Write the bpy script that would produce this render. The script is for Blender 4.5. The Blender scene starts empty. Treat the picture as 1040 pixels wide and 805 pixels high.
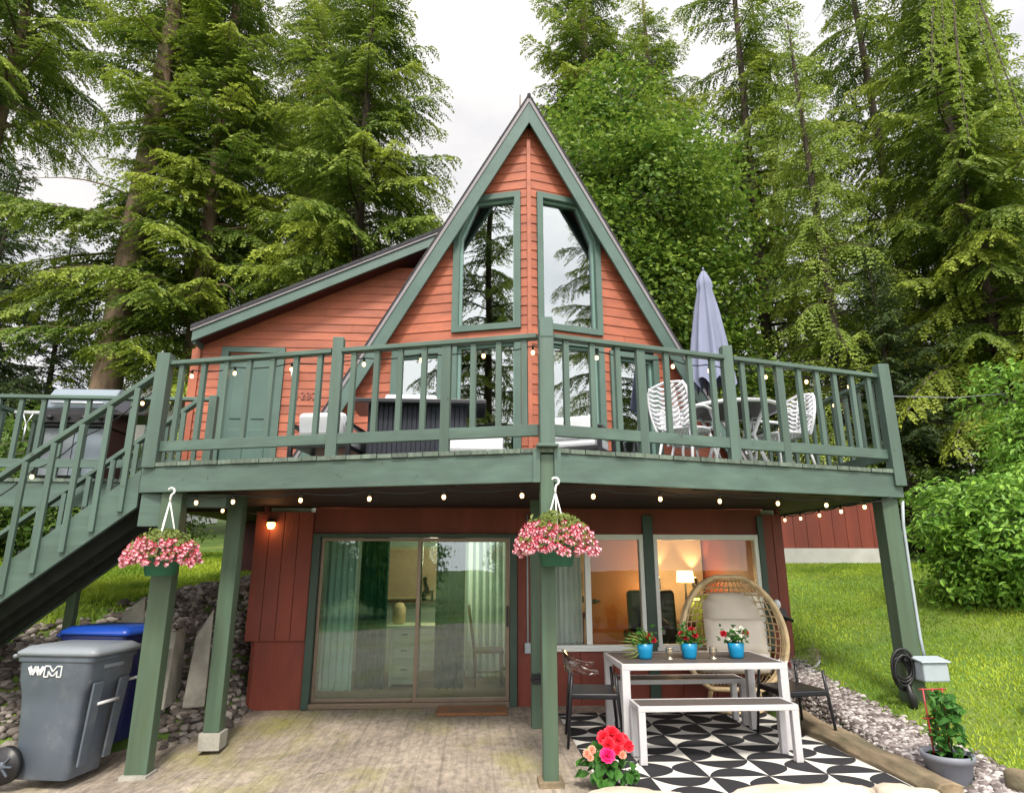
import bpy, bmesh, math, random
import numpy as np
from mathutils import Vector, Matrix

rnd = random.Random(7)
R = math.radians
scn = bpy.context.scene
COL = scn.collection

# ------------------------------------------------------------------ helpers
def V3(*a): return np.array(a, dtype=float)
def unit(a):
    a = np.asarray(a, float); return a / (np.linalg.norm(a) + 1e-12)

class MB:
    """collects shapes and links them as ONE mesh object"""
    def __init__(s): s.v = []; s.f = []; s.m = []; s.sm = []
    def add(s, vs, fs, mi=0, smooth=False):
        b = len(s.v); s.v += [tuple(map(float, p)) for p in vs]
        for f in fs:
            s.f.append([b + i for i in f]); s.m.append(mi); s.sm.append(smooth)
        return s
    def hexa(s, p, mi=0):
        """8 corners: bottom 0-3 ring, top 4-7 ring"""
        return s.add(p, [(0,3,2,1),(4,5,6,7),(0,1,5,4),(1,2,6,5),(2,3,7,6),(3,0,4,7)], mi)
    def box(s, c, d, rz=0, rx=0, ry=0, mi=0):
        M = Matrix.Rotation(rz,3,'Z') @ Matrix.Rotation(ry,3,'Y') @ Matrix.Rotation(rx,3,'X')
        ps = []
        for z in (-.5,.5):
            for x,y in ((-.5,-.5),(.5,-.5),(.5,.5),(-.5,.5)):
                ps.append(Vector(c) + M @ Vector((x*d[0],y*d[1],z*d[2])))
        return s.hexa(ps, mi)
    def rng(s, x0,x1,y0,y1,z0,z1, mi=0):
        return s.box(((x0+x1)/2,(y0+y1)/2,(z0+z1)/2),(x1-x0,y1-y0,z1-z0),mi=mi)
    def beam(s, p0, p1, w, h, up=(0,0,1), mi=0):
        p0=np.array(p0,float); p1=np.array(p1,float); d=unit(p1-p0)
        side=unit(np.cross(d,up)); u=np.cross(side,d); ps=[]
        for a,b in ((-1,-1),(1,-1),(1,1),(-1,1)): ps.append(p0+side*a*w/2+u*b*h/2)
        for a,b in ((-1,-1),(1,-1),(1,1),(-1,1)): ps.append(p1+side*a*w/2+u*b*h/2)
        return s.hexa(ps, mi)
    def prism(s, poly, off, mi=0):
        n=len(poly); off=np.array(off,float)
        vs=[np.array(p,float) for p in poly]; vs+= [p+off for p in vs]
        fs=[tuple(range(n-1,-1,-1)), tuple(range(n,2*n))]
        fs+=[(i,(i+1)%n,n+(i+1)%n,n+i) for i in range(n)]
        return s.add(vs, fs, mi)
    def tube(s, pts, r, n=8, mi=0, closed=False, cap=True):
        pts=[np.array(p,float) for p in pts]; k=len(pts)
        rr=r if hasattr(r,'__len__') else [r]*k
        vs=[]; prev=None
        for i,p in enumerate(pts):
            if closed: d=unit(pts[(i+1)%k]-pts[i-1])
            else: d=unit(pts[min(i+1,k-1)]-pts[max(i-1,0)])
            ref=V3(0,0,1) if abs(d[2])<.9 else V3(1,0,0)
            if prev is None: a=unit(np.cross(d,ref))
            else: a=unit(prev-d*np.dot(prev,d))
            prev=a; b=np.cross(d,a)
            for j in range(n):
                t=2*math.pi*j/n; vs.append(p+(a*math.cos(t)+b*math.sin(t))*rr[i])
        fs=[]
        for i in range(k if closed else k-1):
            for j in range(n):
                i2=(i+1)%k
                fs.append((i*n+j, i*n+(j+1)%n, i2*n+(j+1)%n, i2*n+j))
        if cap and not closed:
            fs.append(tuple(range(n-1,-1,-1))); fs.append(tuple(range((k-1)*n,k*n)))
        return s.add(vs, fs, mi, True)
    def lathe(s, prof, c=(0,0,0), n=24, mi=0, smooth=True):
        vs=[]; fs=[]; k=len(prof)
        for r,z in prof:
            for j in range(n):
                t=2*math.pi*j/n; vs.append((c[0]+r*math.cos(t),c[1]+r*math.sin(t),c[2]+z))
        for i in range(k-1):
            for j in range(n): fs.append((i*n+j,i*n+(j+1)%n,(i+1)*n+(j+1)%n,(i+1)*n+j))
        if prof[0][0]>1e-4: fs.append(tuple(range(n-1,-1,-1)))
        if prof[-1][0]>1e-4: fs.append(tuple(range((k-1)*n,k*n)))
        return s.add(vs,fs,mi,smooth)
    def ell(s, c, r, n=12, k=8, mi=0):
        if not hasattr(r,'__len__'): r=(r,r,r)
        vs=[];fs=[]
        for i in range(k+1):
            a=math.pi*i/k - math.pi/2
            for j in range(n):
                t=2*math.pi*j/n
                vs.append((c[0]+r[0]*math.cos(a)*math.cos(t),c[1]+r[1]*math.cos(a)*math.sin(t),c[2]+r[2]*math.sin(a)))
        for i in range(k):
            for j in range(n): fs.append((i*n+j,i*n+(j+1)%n,(i+1)*n+(j+1)%n,(i+1)*n+j))
        return s.add(vs,fs,mi,True)
    def build(s, name, mat, parent=None, bevel=0, kind=None):
        me=bpy.data.meshes.new(name); me.from_pydata(s.v,[],s.f)
        mats=mat if isinstance(mat,(list,tuple)) else [mat]
        for m in mats: me.materials.append(m)
        me.polygons.foreach_set('material_index', s.m)
        me.polygons.foreach_set('use_smooth', s.sm)
        me.validate(); me.update()
        o=bpy.data.objects.new(name,me); COL.objects.link(o)
        if bevel:
            b=o.modifiers.new('edge','BEVEL'); b.width=bevel; b.segments=2; b.limit_method='ANGLE'; b.angle_limit=R(40)
        if parent is not None: put(o,parent)
        if kind: o['kind']=kind
        return o

def wloc(o):
    l=Vector(o.location)
    if o.parent is not None: l=l+o.matrix_parent_inverse.translation+wloc(o.parent)
    return l
def put(o, parent):
    o.parent=parent; o.matrix_parent_inverse=Matrix.Translation(-wloc(parent))

def tag(o,label=None,cat=None,group=None,kind=None):
    if label: o['label']=label
    if cat: o['category']=cat
    if group: o['group']=group
    if kind: o['kind']=kind
    return o
def thing(name,label,cat,loc=(0,0,0),group=None):
    o=bpy.data.objects.new(name,None); COL.objects.link(o); o.location=loc; o.empty_display_size=.1
    return tag(o,label,cat,group)
def copy_tree(o,parent=None):
    c=o.copy(); COL.objects.link(c)
    if parent is not None: c.parent=parent
    for ch in list(o.children): copy_tree(ch,c)
    return c

def np_mesh(name, verts, faces, mats, parent=None, mi=None, smooth=False, attrs=None, kind=None, link=True):
    """verts (N,3), faces (M,k) arrays, all faces the same size k (or a list of such arrays)"""
    fl=faces if isinstance(faces,list) else [faces]
    fl=[f for f in fl if len(f)]
    me=bpy.data.meshes.new(name)
    me.vertices.add(len(verts)); me.vertices.foreach_set('co', np.asarray(verts,np.float32).ravel())
    nl=sum(f.size for f in fl); npoly=sum(len(f) for f in fl)
    me.loops.add(nl); me.loops.foreach_set('vertex_index', np.concatenate([f.ravel() for f in fl]).astype(np.int32))
    me.polygons.add(npoly)
    tot=np.concatenate([np.full(len(f),f.shape[1]) for f in fl]).astype(np.int32)
    st=np.concatenate([[0],np.cumsum(tot)[:-1]]).astype(np.int32)
    me.polygons.foreach_set('loop_start',st)
    try: me.polygons.foreach_set('loop_total',tot)
    except Exception: pass
    for m in (mats if isinstance(mats,(list,tuple)) else [mats]): me.materials.append(m)
    if mi is not None: me.polygons.foreach_set('material_index',np.asarray(mi,np.int32))
    me.polygons.foreach_set('use_smooth',np.full(npoly,bool(smooth)))
    me.update(calc_edges=True)
    for k,a in (attrs or {}).items():
        at=me.attributes.new(k,'FLOAT','POINT'); at.data.foreach_set('value',np.asarray(a,np.float32))
    if not link: return me
    o=bpy.data.objects.new(name,me); COL.objects.link(o)
    if parent is not None: put(o,parent)
    if kind: o['kind']=kind
    return o

# ------------------------------------------------------------------ materials
def base_mat(name):
    m=bpy.data.materials.new(name); m.use_nodes=True
    nt=m.node_tree; b=nt.nodes['Principled BSDF']
    return m,nt,b
def setin(b,**k):
    for n,v in k.items():
        n=n.replace('_',' ')
        if n in b.inputs: b.inputs[n].default_value=v
def mat(name,c,rough=.6,var=.15,scale=6,stretch=(1,1,1),bump=0.0,bscale=None,metal=0,spec=.5,c2=None,c2amt=(.55,.75),c2scale=3,emit=None,coat=0,trans=0,ior=1.45,isl=0,spots=None):
    m,nt,b=base_mat(name); N=nt.nodes; L=nt.links
    setin(b,Roughness=rough,Metallic=metal,IOR=ior)
    b.inputs['Specular IOR Level'].default_value=spec
    if coat: b.inputs['Coat Weight'].default_value=coat
    if trans: b.inputs['Transmission Weight'].default_value=trans
    tc=N.new('ShaderNodeTexCoord'); mp=N.new('ShaderNodeMapping'); mp.inputs['Scale'].default_value=stretch
    L.new(tc.outputs['Object'],mp.inputs['Vector'])
    nz=N.new('ShaderNodeTexNoise'); nz.inputs['Scale'].default_value=scale; nz.inputs['Detail'].default_value=6
    L.new(mp.outputs[0],nz.inputs['Vector'])
    rp=N.new('ShaderNodeMapRange'); rp.inputs['From Min'].default_value=.3; rp.inputs['From Max'].default_value=.7
    rp.inputs['To Min'].default_value=1-var; rp.inputs['To Max'].default_value=1+var
    L.new(nz.outputs['Fac'],rp.inputs['Value'])
    vm=N.new('ShaderNodeVectorMath'); vm.operation='SCALE'; vm.inputs[0].default_value=c[:3]
    L.new(rp.outputs[0],vm.inputs['Scale']); out=vm.outputs[0]
    if c2 is not None:
        n2=N.new('ShaderNodeTexNoise'); n2.inputs['Scale'].default_value=c2scale; n2.inputs['Detail'].default_value=8; n2.inputs['Roughness'].default_value=.65
        L.new(mp.outputs[0],n2.inputs['Vector'])
        r2=N.new('ShaderNodeMapRange'); r2.inputs['From Min'].default_value=c2amt[0]; r2.inputs['From Max'].default_value=c2amt[1]
        L.new(n2.outputs['Fac'],r2.inputs['Value'])
        mx=N.new('ShaderNodeMix'); mx.data_type='RGBA'; mx.inputs['B'].default_value=(*c2[:3],1)
        L.new(r2.outputs[0],mx.inputs['Factor']); L.new(out,mx.inputs['A']); out=mx.outputs['Result']
    if spots is not None:      # small chips and knots
        n4=N.new('ShaderNodeTexNoise'); n4.inputs['Scale'].default_value=spots[1]; n4.inputs['Detail'].default_value=3
        L.new(tc.outputs['Object'],n4.inputs['Vector'])
        r4=N.new('ShaderNodeMapRange'); r4.inputs['From Min'].default_value=spots[2]; r4.inputs['From Max'].default_value=spots[2]+.04; r4.inputs['To Max'].default_value=.75
        L.new(n4.outputs['Fac'],r4.inputs['Value'])
        m4=N.new('ShaderNodeMix'); m4.data_type='RGBA'; m4.inputs['B'].default_value=(*spots[0],1); L.new(r4.outputs[0],m4.inputs['Factor']); L.new(out,m4.inputs['A']); out=m4.outputs['Result']
    if isl:
        gi=N.new('ShaderNodeNewGeometry'); ri=N.new('ShaderNodeMapRange'); ri.inputs['To Min'].default_value=1-isl; ri.inputs['To Max'].default_value=1+isl
        L.new(gi.outputs['Random Per Island'],ri.inputs['Value'])
        si=N.new('ShaderNodeVectorMath'); si.operation='SCALE'; L.new(out,si.inputs[0]); L.new(ri.outputs[0],si.inputs['Scale']); out=si.outputs[0]
    L.new(out,b.inputs['Base Color'])
    if bump:
        nb=N.new('ShaderNodeTexNoise'); nb.inputs['Scale'].default_value=bscale or scale*4; nb.inputs['Detail'].default_value=5
        L.new(mp.outputs[0],nb.inputs['Vector'])
        bp=N.new('ShaderNodeBump'); bp.inputs['Strength'].default_value=bump; bp.inputs['Distance'].default_value=.02
        L.new(nb.outputs['Fac'],bp.inputs['Height']); L.new(bp.outputs[0],b.inputs['Normal'])
    if emit:
        b.inputs['Emission Color'].default_value=(*emit[:3],1); b.inputs['Emission Strength'].default_value=emit[3]
    return m

def leaf_mat(name, dark, light, tip=None, nscale=.8, trans=.35, rough=.5, spec=.3, rnd_=.45):
    m,nt,b=base_mat(name); N=nt.nodes; L=nt.links
    setin(b,Roughness=rough); b.inputs['Specular IOR Level'].default_value=spec
    g=N.new('ShaderNodeNewGeometry'); oi=N.new('ShaderNodeObjectInfo')
    nz=N.new('ShaderNodeTexNoise'); nz.inputs['Scale'].default_value=nscale; nz.inputs['Detail'].default_value=3
    L.new(g.outputs['Position'],nz.inputs['Vector'])
    a1=N.new('ShaderNodeMath'); a1.operation='MULTIPLY_ADD'; a1.inputs[1].default_value=rnd_; L.new(g.outputs['Random Per Island'],a1.inputs[0])
    mr=N.new('ShaderNodeMapRange'); mr.inputs['From Min'].default_value=.3; mr.inputs['From Max'].default_value=.7; mr.inputs['To Min'].default_value=0; mr.inputs['To Max'].default_value=1-rnd_
    L.new(nz.outputs['Fac'],mr.inputs['Value']); L.new(mr.outputs[0],a1.inputs[2])
    mx=N.new('ShaderNodeMix'); mx.data_type='RGBA'; mx.inputs['A'].default_value=(*dark,1); mx.inputs['B'].default_value=(*light,1)
    L.new(a1.outputs[0],mx.inputs['Factor']); out=mx.outputs['Result']
    if tip is not None:
        at=N.new('ShaderNodeAttribute'); at.attribute_name='tip'
        m2=N.new('ShaderNodeMix'); m2.data_type='RGBA'; m2.inputs['B'].default_value=(*tip,1)
        L.new(at.outputs['Fac'],m2.inputs['Factor']); L.new(out,m2.inputs['A']); out=m2.outputs['Result']
    L.new(out,b.inputs['Base Color'])
    tr=N.new('ShaderNodeBsdfTranslucent'); L.new(out,tr.inputs['Color'])
    ms=N.new('ShaderNodeMixShader'); ms.inputs[0].default_value=trans
    L.new(b.outputs[0],ms.inputs[1]); L.new(tr.outputs[0],ms.inputs[2])
    L.new(ms.outputs[0],N['Material Output'].inputs['Surface'])
    return m

def glass_mat(name, refl=.3, tint=(.9,.95,.93), gloss=(.9,.95,1)):
    """thin coated window glass: part mirror, part see-through"""
    m,nt,b=base_mat(name); N=nt.nodes; L=nt.links
    N.remove(b)
    t=N.new('ShaderNodeBsdfTransparent'); t.inputs[0].default_value=(*tint,1)
    g=N.new('ShaderNodeBsdfGlossy'); g.inputs['Roughness'].default_value=.0; g.inputs[0].default_value=(*gloss,1)
    fr=N.new('ShaderNodeFresnel'); fr.inputs[0].default_value=1.5
    ad=N.new('ShaderNodeMath'); ad.operation='ADD'; ad.inputs[1].default_value=refl; ad.use_clamp=True
    L.new(fr.outputs[0],ad.inputs[0])
    nz=N.new('ShaderNodeTexNoise'); nz.inputs['Scale'].default_value=1.3; nz.inputs['Detail'].default_value=1
    tc=N.new('ShaderNodeTexCoord'); L.new(tc.outputs['Object'],nz.inputs['Vector'])
    bp=N.new('ShaderNodeBump'); bp.inputs['Strength'].default_value=.018; bp.inputs['Distance'].default_value=.05
    L.new(nz.outputs['Fac'],bp.inputs['Height']); L.new(bp.outputs[0],g.inputs['Normal'])
    ms=N.new('ShaderNodeMixShader'); L.new(ad.outputs[0],ms.inputs[0]); L.new(t.outputs[0],ms.inputs[1]); L.new(g.outputs[0],ms.inputs[2])
    L.new(ms.outputs[0],N['Material Output'].inputs['Surface'])
    return m

GREEN=(.070,.113,.094); GREEN_D=(.066,.112,.098); GREEN_P=(.060,.100,.068)
M={}
M['green']=mat('green painted wood',GREEN,.55,.20,11,(.10,1,1),.10,22,c2=(.048,.078,.062),c2amt=(.45,.75),c2scale=2.2,spots=((.035,.045,.035),14,.70))
M['green_z']=mat('green painted upright wood',GREEN,.55,.20,11,(1,1,.10),.10,22,c2=(.048,.078,.062),c2amt=(.45,.75),c2scale=2.2,spots=((.035,.045,.035),14,.70))
M['green_post']=mat('green painted post',GREEN_P,.5,.20,11,(1,1,.08),.12,22,c2=(.06,.085,.045),c2amt=(.45,.7),spots=((.03,.04,.03),16,.71))
M['fascia']=mat('dark green fascia paint',GREEN_D,.5,.12,4,bump=.15)
M['trim']=mat('green window trim',(.064,.11,.092),.5,.1,4,bump=.1)
M['deckgrey']=mat('weathered green deck board',(.10,.13,.105),.75,.3,5,(6,1,1),.4,30,isl=.25)
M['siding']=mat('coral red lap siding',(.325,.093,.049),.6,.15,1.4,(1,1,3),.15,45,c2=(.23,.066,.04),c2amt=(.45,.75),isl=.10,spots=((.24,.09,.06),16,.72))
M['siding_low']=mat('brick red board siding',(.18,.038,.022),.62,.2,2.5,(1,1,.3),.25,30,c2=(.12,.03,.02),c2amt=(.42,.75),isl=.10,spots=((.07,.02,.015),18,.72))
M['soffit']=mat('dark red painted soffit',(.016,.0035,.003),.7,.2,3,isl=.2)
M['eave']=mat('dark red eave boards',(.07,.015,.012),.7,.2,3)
M['shingle']=mat('charcoal roof shingle',(.035,.033,.04),.9,.35,20,bump=.6,bscale=60)
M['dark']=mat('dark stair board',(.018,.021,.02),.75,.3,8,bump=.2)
M['mullion']=mat('dark green mullion',(.035,.065,.05),.5,.1,4)
M['alu']=mat('bronze aluminium frame',(.22,.17,.13),.4,.08,8,metal=.6)
M['whiteframe']=mat('white vinyl window frame',(.68,.70,.68),.4,.04,6)
M['mint']=mat('pale mint window bead',(.15,.25,.22),.4,.05,6)
M['black']=mat('black plastic',(.012,.012,.014),.4,.15,10)
M['blackmetal']=mat('black powder coat',(.012,.012,.016),.35,.1,10)
M['glass_up']=glass_mat('coated upper glass',.20,(.55,.6,.55))
M['glass_low']=glass_mat('patio door glass',.06,(.72,.83,.78))
M['glass_win']=glass_mat('window glass',0.0,(.95,.96,.94),(.55,.55,.55))
M['door']=mat('grey green entry door',(.062,.11,.095),.45,.08,3)
M['white']=mat('white cloth cushion',(.68,.69,.74),.85,.05,9,bump=.15,bscale=30)
M['offwhite']=mat('cream cushion',(.66,.60,.52),.9,.05,7,bump=.15,bscale=30)
M['navywick']=mat('navy slatted wicker',(.016,.02,.032),.6,.25,30,(8,8,1),bump=.4)
M['darktop']=mat('charcoal table top',(.02,.021,.026),.35,.2,6)
M['castalu']=mat('white cast aluminium',(.70,.71,.76),.45,.05,10)
M['lilac']=mat('lilac grey canvas',(.185,.205,.30),.85,.14,4,(1,1,.3),.15,40)
M['drip']=mat('grey metal drip edge',(.20,.18,.20),.5,.08,6)
M['silver']=mat('brushed silver aluminium',(.52,.51,.53),.42,.06,8,metal=.15)
M['slatgrey']=mat('dark grey brown slat',(.075,.063,.058),.6,.2,12,(1,8,1),.2)
M['rattan']=mat('honey rattan cane',(.62,.47,.27),.5,.2,14,bump=.2)
M['blue_pot']=mat('turquoise blue glaze',(.006,.20,.40),.3,.08,5)
M['planter']=mat('slate grey plastic planter',(.17,.18,.22),.5,.06,5)
M['bin_grey']=mat('grey bin plastic',(.08,.098,.125),.45,.12,3,bump=.05,c2=(.13,.145,.165),c2amt=(.52,.75),c2scale=4,spots=((.22,.22,.22),22,.70))
M['bin_lid']=mat('pale grey bin lid',(.17,.19,.215),.45,.08,2)
M['bin_blue']=mat('dark blue bin plastic',(.004,.008,.075),.4,.1,2)
M['bin_bluelid']=mat('bright blue bin lid',(.01,.05,.30),.35,.1,2)
M['decal']=mat('white decal',(.55,.56,.58),.5,.06,9)
M['soil']=mat('dark potting soil',(.02,.014,.01),.95,.4,40,bump=.6)
M['bark']=mat('fissured fir bark',(.125,.085,.058),.95,.45,3.5,(1.5,1.5,.22),.9,9,c2=(.10,.115,.04),c2amt=(.5,.72),c2scale=1.2)
M['darkbark']=mat('dark conifer bark',(.06,.045,.035),.95,.4,4,(1.5,1.5,.25),.8,10)
M['greybark']=mat('grey maple bark',(.10,.095,.08),.9,.3,4,(1.5,1.5,.3),.5,10)
M['concrete']=mat('pale weathered concrete',(.30,.29,.255),.9,.25,5,bump=.4,bscale=25,c2=(.16,.15,.12),c2amt=(.55,.75))
M['stone']=mat('pale tan stone',(.50,.42,.34),.85,.2,4,bump=.35,bscale=18,c2=(.3,.24,.18),c2amt=(.55,.8))
M['timber']=mat('weathered brown timber',(.22,.165,.105),.9,.45,5,(1,.35,1),.9,14,c2=(.08,.075,.045),c2amt=(.46,.66),c2scale=3)
M['terracotta']=mat('terracotta clay',(.36,.12,.06),.8,.1,8)
M['coir']=mat('brown coir mat',(.24,.11,.05),.95,.25,60,bump=.6)
M['grill_lid']=mat('grey enamel grill lid',(.16,.20,.24),.3,.06,4)
M['steel']=mat('brushed stainless steel',(.5,.51,.53),.35,.05,8,metal=.8)
M['outlet']=mat('pale grey junction box',(.33,.38,.42),.5,.05,6)
M['orange_door']=mat('honey stained interior door',(.34,.14,.035),.45,.15,3,(1,1,.2))
M['beige_wall']=mat('beige room wall',(.42,.32,.24),.8,.05,2)
M['pale_wall']=mat('pale sage room wall',(.45,.52,.46),.8,.05,2)
M['floorboards']=mat('brown room floor',(.2,.14,.1),.6,.1,4)
M['curtain']=mat('dark teal curtain',(.012,.085,.062),.85,.15,6)
M['sheer']=mat('pale sheer curtain',(.62,.72,.70),.9,.05,6)
M['desk']=mat('cream painted desk',(.62,.62,.50),.5,.05,4)
M['brownwood']=mat('brown chair wood',(.11,.045,.022),.5,.15,6)
M['pictured']=mat('warm framed panel',(.55,.38,.25),.6,.1,2)
M['red']=mat('red plastic',(.30,.035,.03),.4,.08,6)
M['lampglow']=mat('lit cream lampshade',(.8,.6,.35),.8,.02,5,emit=(1,.68,.28,3.2))
M['sconceglow']=mat('sconce lamp lens',(.8,.6,.3),.5,.02,5,emit=(1,.6,.2,10))
M['bulb']=mat('warm lit bulb',(.9,.6,.3),.3,.01,5,emit=(1,.58,.26,3))
M['rope']=mat('white plastic hanger',(.75,.76,.75),.5,.03,8)
M['wire']=mat('black string light wire',(.012,.012,.012),.6,.1,10)
M['pot_green']=mat('dark green plastic basket',(.012,.10,.055),.45,.1,5)
M['foundation']=mat('pale grey foundation',(.42,.42,.40),.9,.12,3,bump=.2)
M['housewhite']=mat('white painted eave',(.70,.70,.72),.7,.03,3)
M['tile']=mat('brown red roof tile',(.28,.15,.11),.85,.15,9)
M['clear']=None
def clear_mat():
    m,nt,b=base_mat('clear acrylic'); N=nt.nodes; L=nt.links; N.remove(b)
    t=N.new('ShaderNodeBsdfTransparent'); t.inputs[0].default_value=(.95,.96,.97,1)
    g=N.new('ShaderNodeBsdfGlossy'); g.inputs['Roughness'].default_value=.08
    lw=N.new('ShaderNodeLayerWeight'); lw.inputs[0].default_value=.22
    ms=N.new('ShaderNodeMixShader'); L.new(lw.outputs['Facing'],ms.inputs[0]); L.new(t.outputs[0],ms.inputs[1]); L.new(g.outputs[0],ms.inputs[2])
    L.new(ms.outputs[0],N['Material Output'].inputs['Surface']); return m
M['clear']=clear_mat()
# petals and leaves of the small plants
M['leaf']=leaf_mat('plant leaf',(.02,.09,.015),(.07,.20,.03),nscale=9,trans=.25)
M['leaf_pale']=leaf_mat('pale basket leaf',(.10,.15,.03),(.24,.28,.07),nscale=9,trans=.3)
M['petal_red']=leaf_mat('begonia petal',(.62,.012,.03),(.85,.03,.06),nscale=20,trans=.2)
M['petal_pink']=leaf_mat('hot pink petal',(.75,.01,.12),(.85,.03,.22),nscale=20,trans=.2)
M['petal_salmon']=leaf_mat('salmon petal',(.75,.25,.17),(.85,.42,.3),nscale=20,trans=.2)
M['fuchsia_red']=leaf_mat('fuchsia sepal red',(.55,.03,.08),(.75,.08,.16),nscale=30,trans=.2)
M['fuchsia_pink']=leaf_mat('fuchsia petal pink',(.75,.30,.38),(.85,.62,.66),nscale=30,trans=.25)
M['petal_dark']=leaf_mat('dark red rose petal',(.25,.004,.01),(.45,.01,.03),nscale=30,trans=.15)
M['petal_white']=leaf_mat('white petal',(.7,.7,.6),(.8,.8,.72),nscale=30,trans=.2)
# ------------------------------------------------------------------ ground shape
def sst(a,b,x): 
    t=np.clip((x-a)/(b-a),0,1); return t*t*(3-2*t)
def patio_z(x,y):
    return -.17*np.clip((-x-.4)/2.3,0,1.3)*np.clip((8.2-y)/1.6,0,1)
def tz(x,y):
    x=np.asarray(x,float); y=np.asarray(y,float)
    zp=patio_z(x,y)-.03
    zr=np.clip(-.03+.20*np.clip(x-3.7,0,12)+.155*(np.minimum(y,9)-5)+.09*np.clip(y-9,0,9),-.3,2.6)
    zl=np.clip(.60*(y-7.5+.55*np.clip(-x-3.1,0,3.0)),-.4,None); zl=np.minimum(zl,1.25+.10*(y-9.4)); zl=np.clip(zl,-.4,2.6)
    wr=sst(3.45,3.62,x); wl=sst(-2.45,-2.95,x)*sst(6.6,7.6,y+.5*np.clip(-x-3.1,0,3))
    z=zp*(1-wr)+zr*wr
    z=z*(1-wl)+np.maximum(zl,zp)*wl
    b=sst(9.5,12.8,y)*sst(2,4,x)+(1-sst(2,4,x))*sst(12.6,15,y)
    z=z*(1-b)+b*np.clip(1.53+.10*np.clip(y-12,0,None)+.03*np.clip(np.abs(x)-12,0,None),0,6)
    inside=(x>-2.3)&(x<3.5)&(y>7.6)&(y<12.3)
    return np.where(inside,-.08,z)
def axis(a,b,fa,fb,fine,coarse):
    l=list(np.arange(fa,fb+1e-6,fine))
    s=fine; v=fb
    while v<b: s*=1.25; v+=min(s,coarse); l.append(v)
    s=fine; v=fa
    while v>a: s*=1.25; v-=min(s,coarse); l.insert(0,v)
    return np.array(l)
def grid_mesh(name,xs,ys,zf,m,kind='structure'):
    X,Y=np.meshgrid(xs,ys); Z=zf(X,Y)
    v=np.stack([X.ravel(),Y.ravel(),Z.ravel()],1); nx,ny=len(xs),len(ys)
    i=np.arange(nx-1)[None,:]+np.arange(ny-1)[:,None]*nx; i=i.ravel()
    f=np.stack([i,i+1,i+1+nx,i+nx],1)
    return np_mesh(name,v,f,m,smooth=True,kind=kind)

M['ground']=mat('earth and lawn soil',(.075,.14,.018),.95,.35,1.4,bump=.5,bscale=30,c2=(.16,.18,.04),c2amt=(.5,.72),c2scale=.9)
grid_mesh('ground',axis(-220,220,-7,10,.12,20),axis(-160,260,3.5,14,.12,20),tz,M['ground'])

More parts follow.
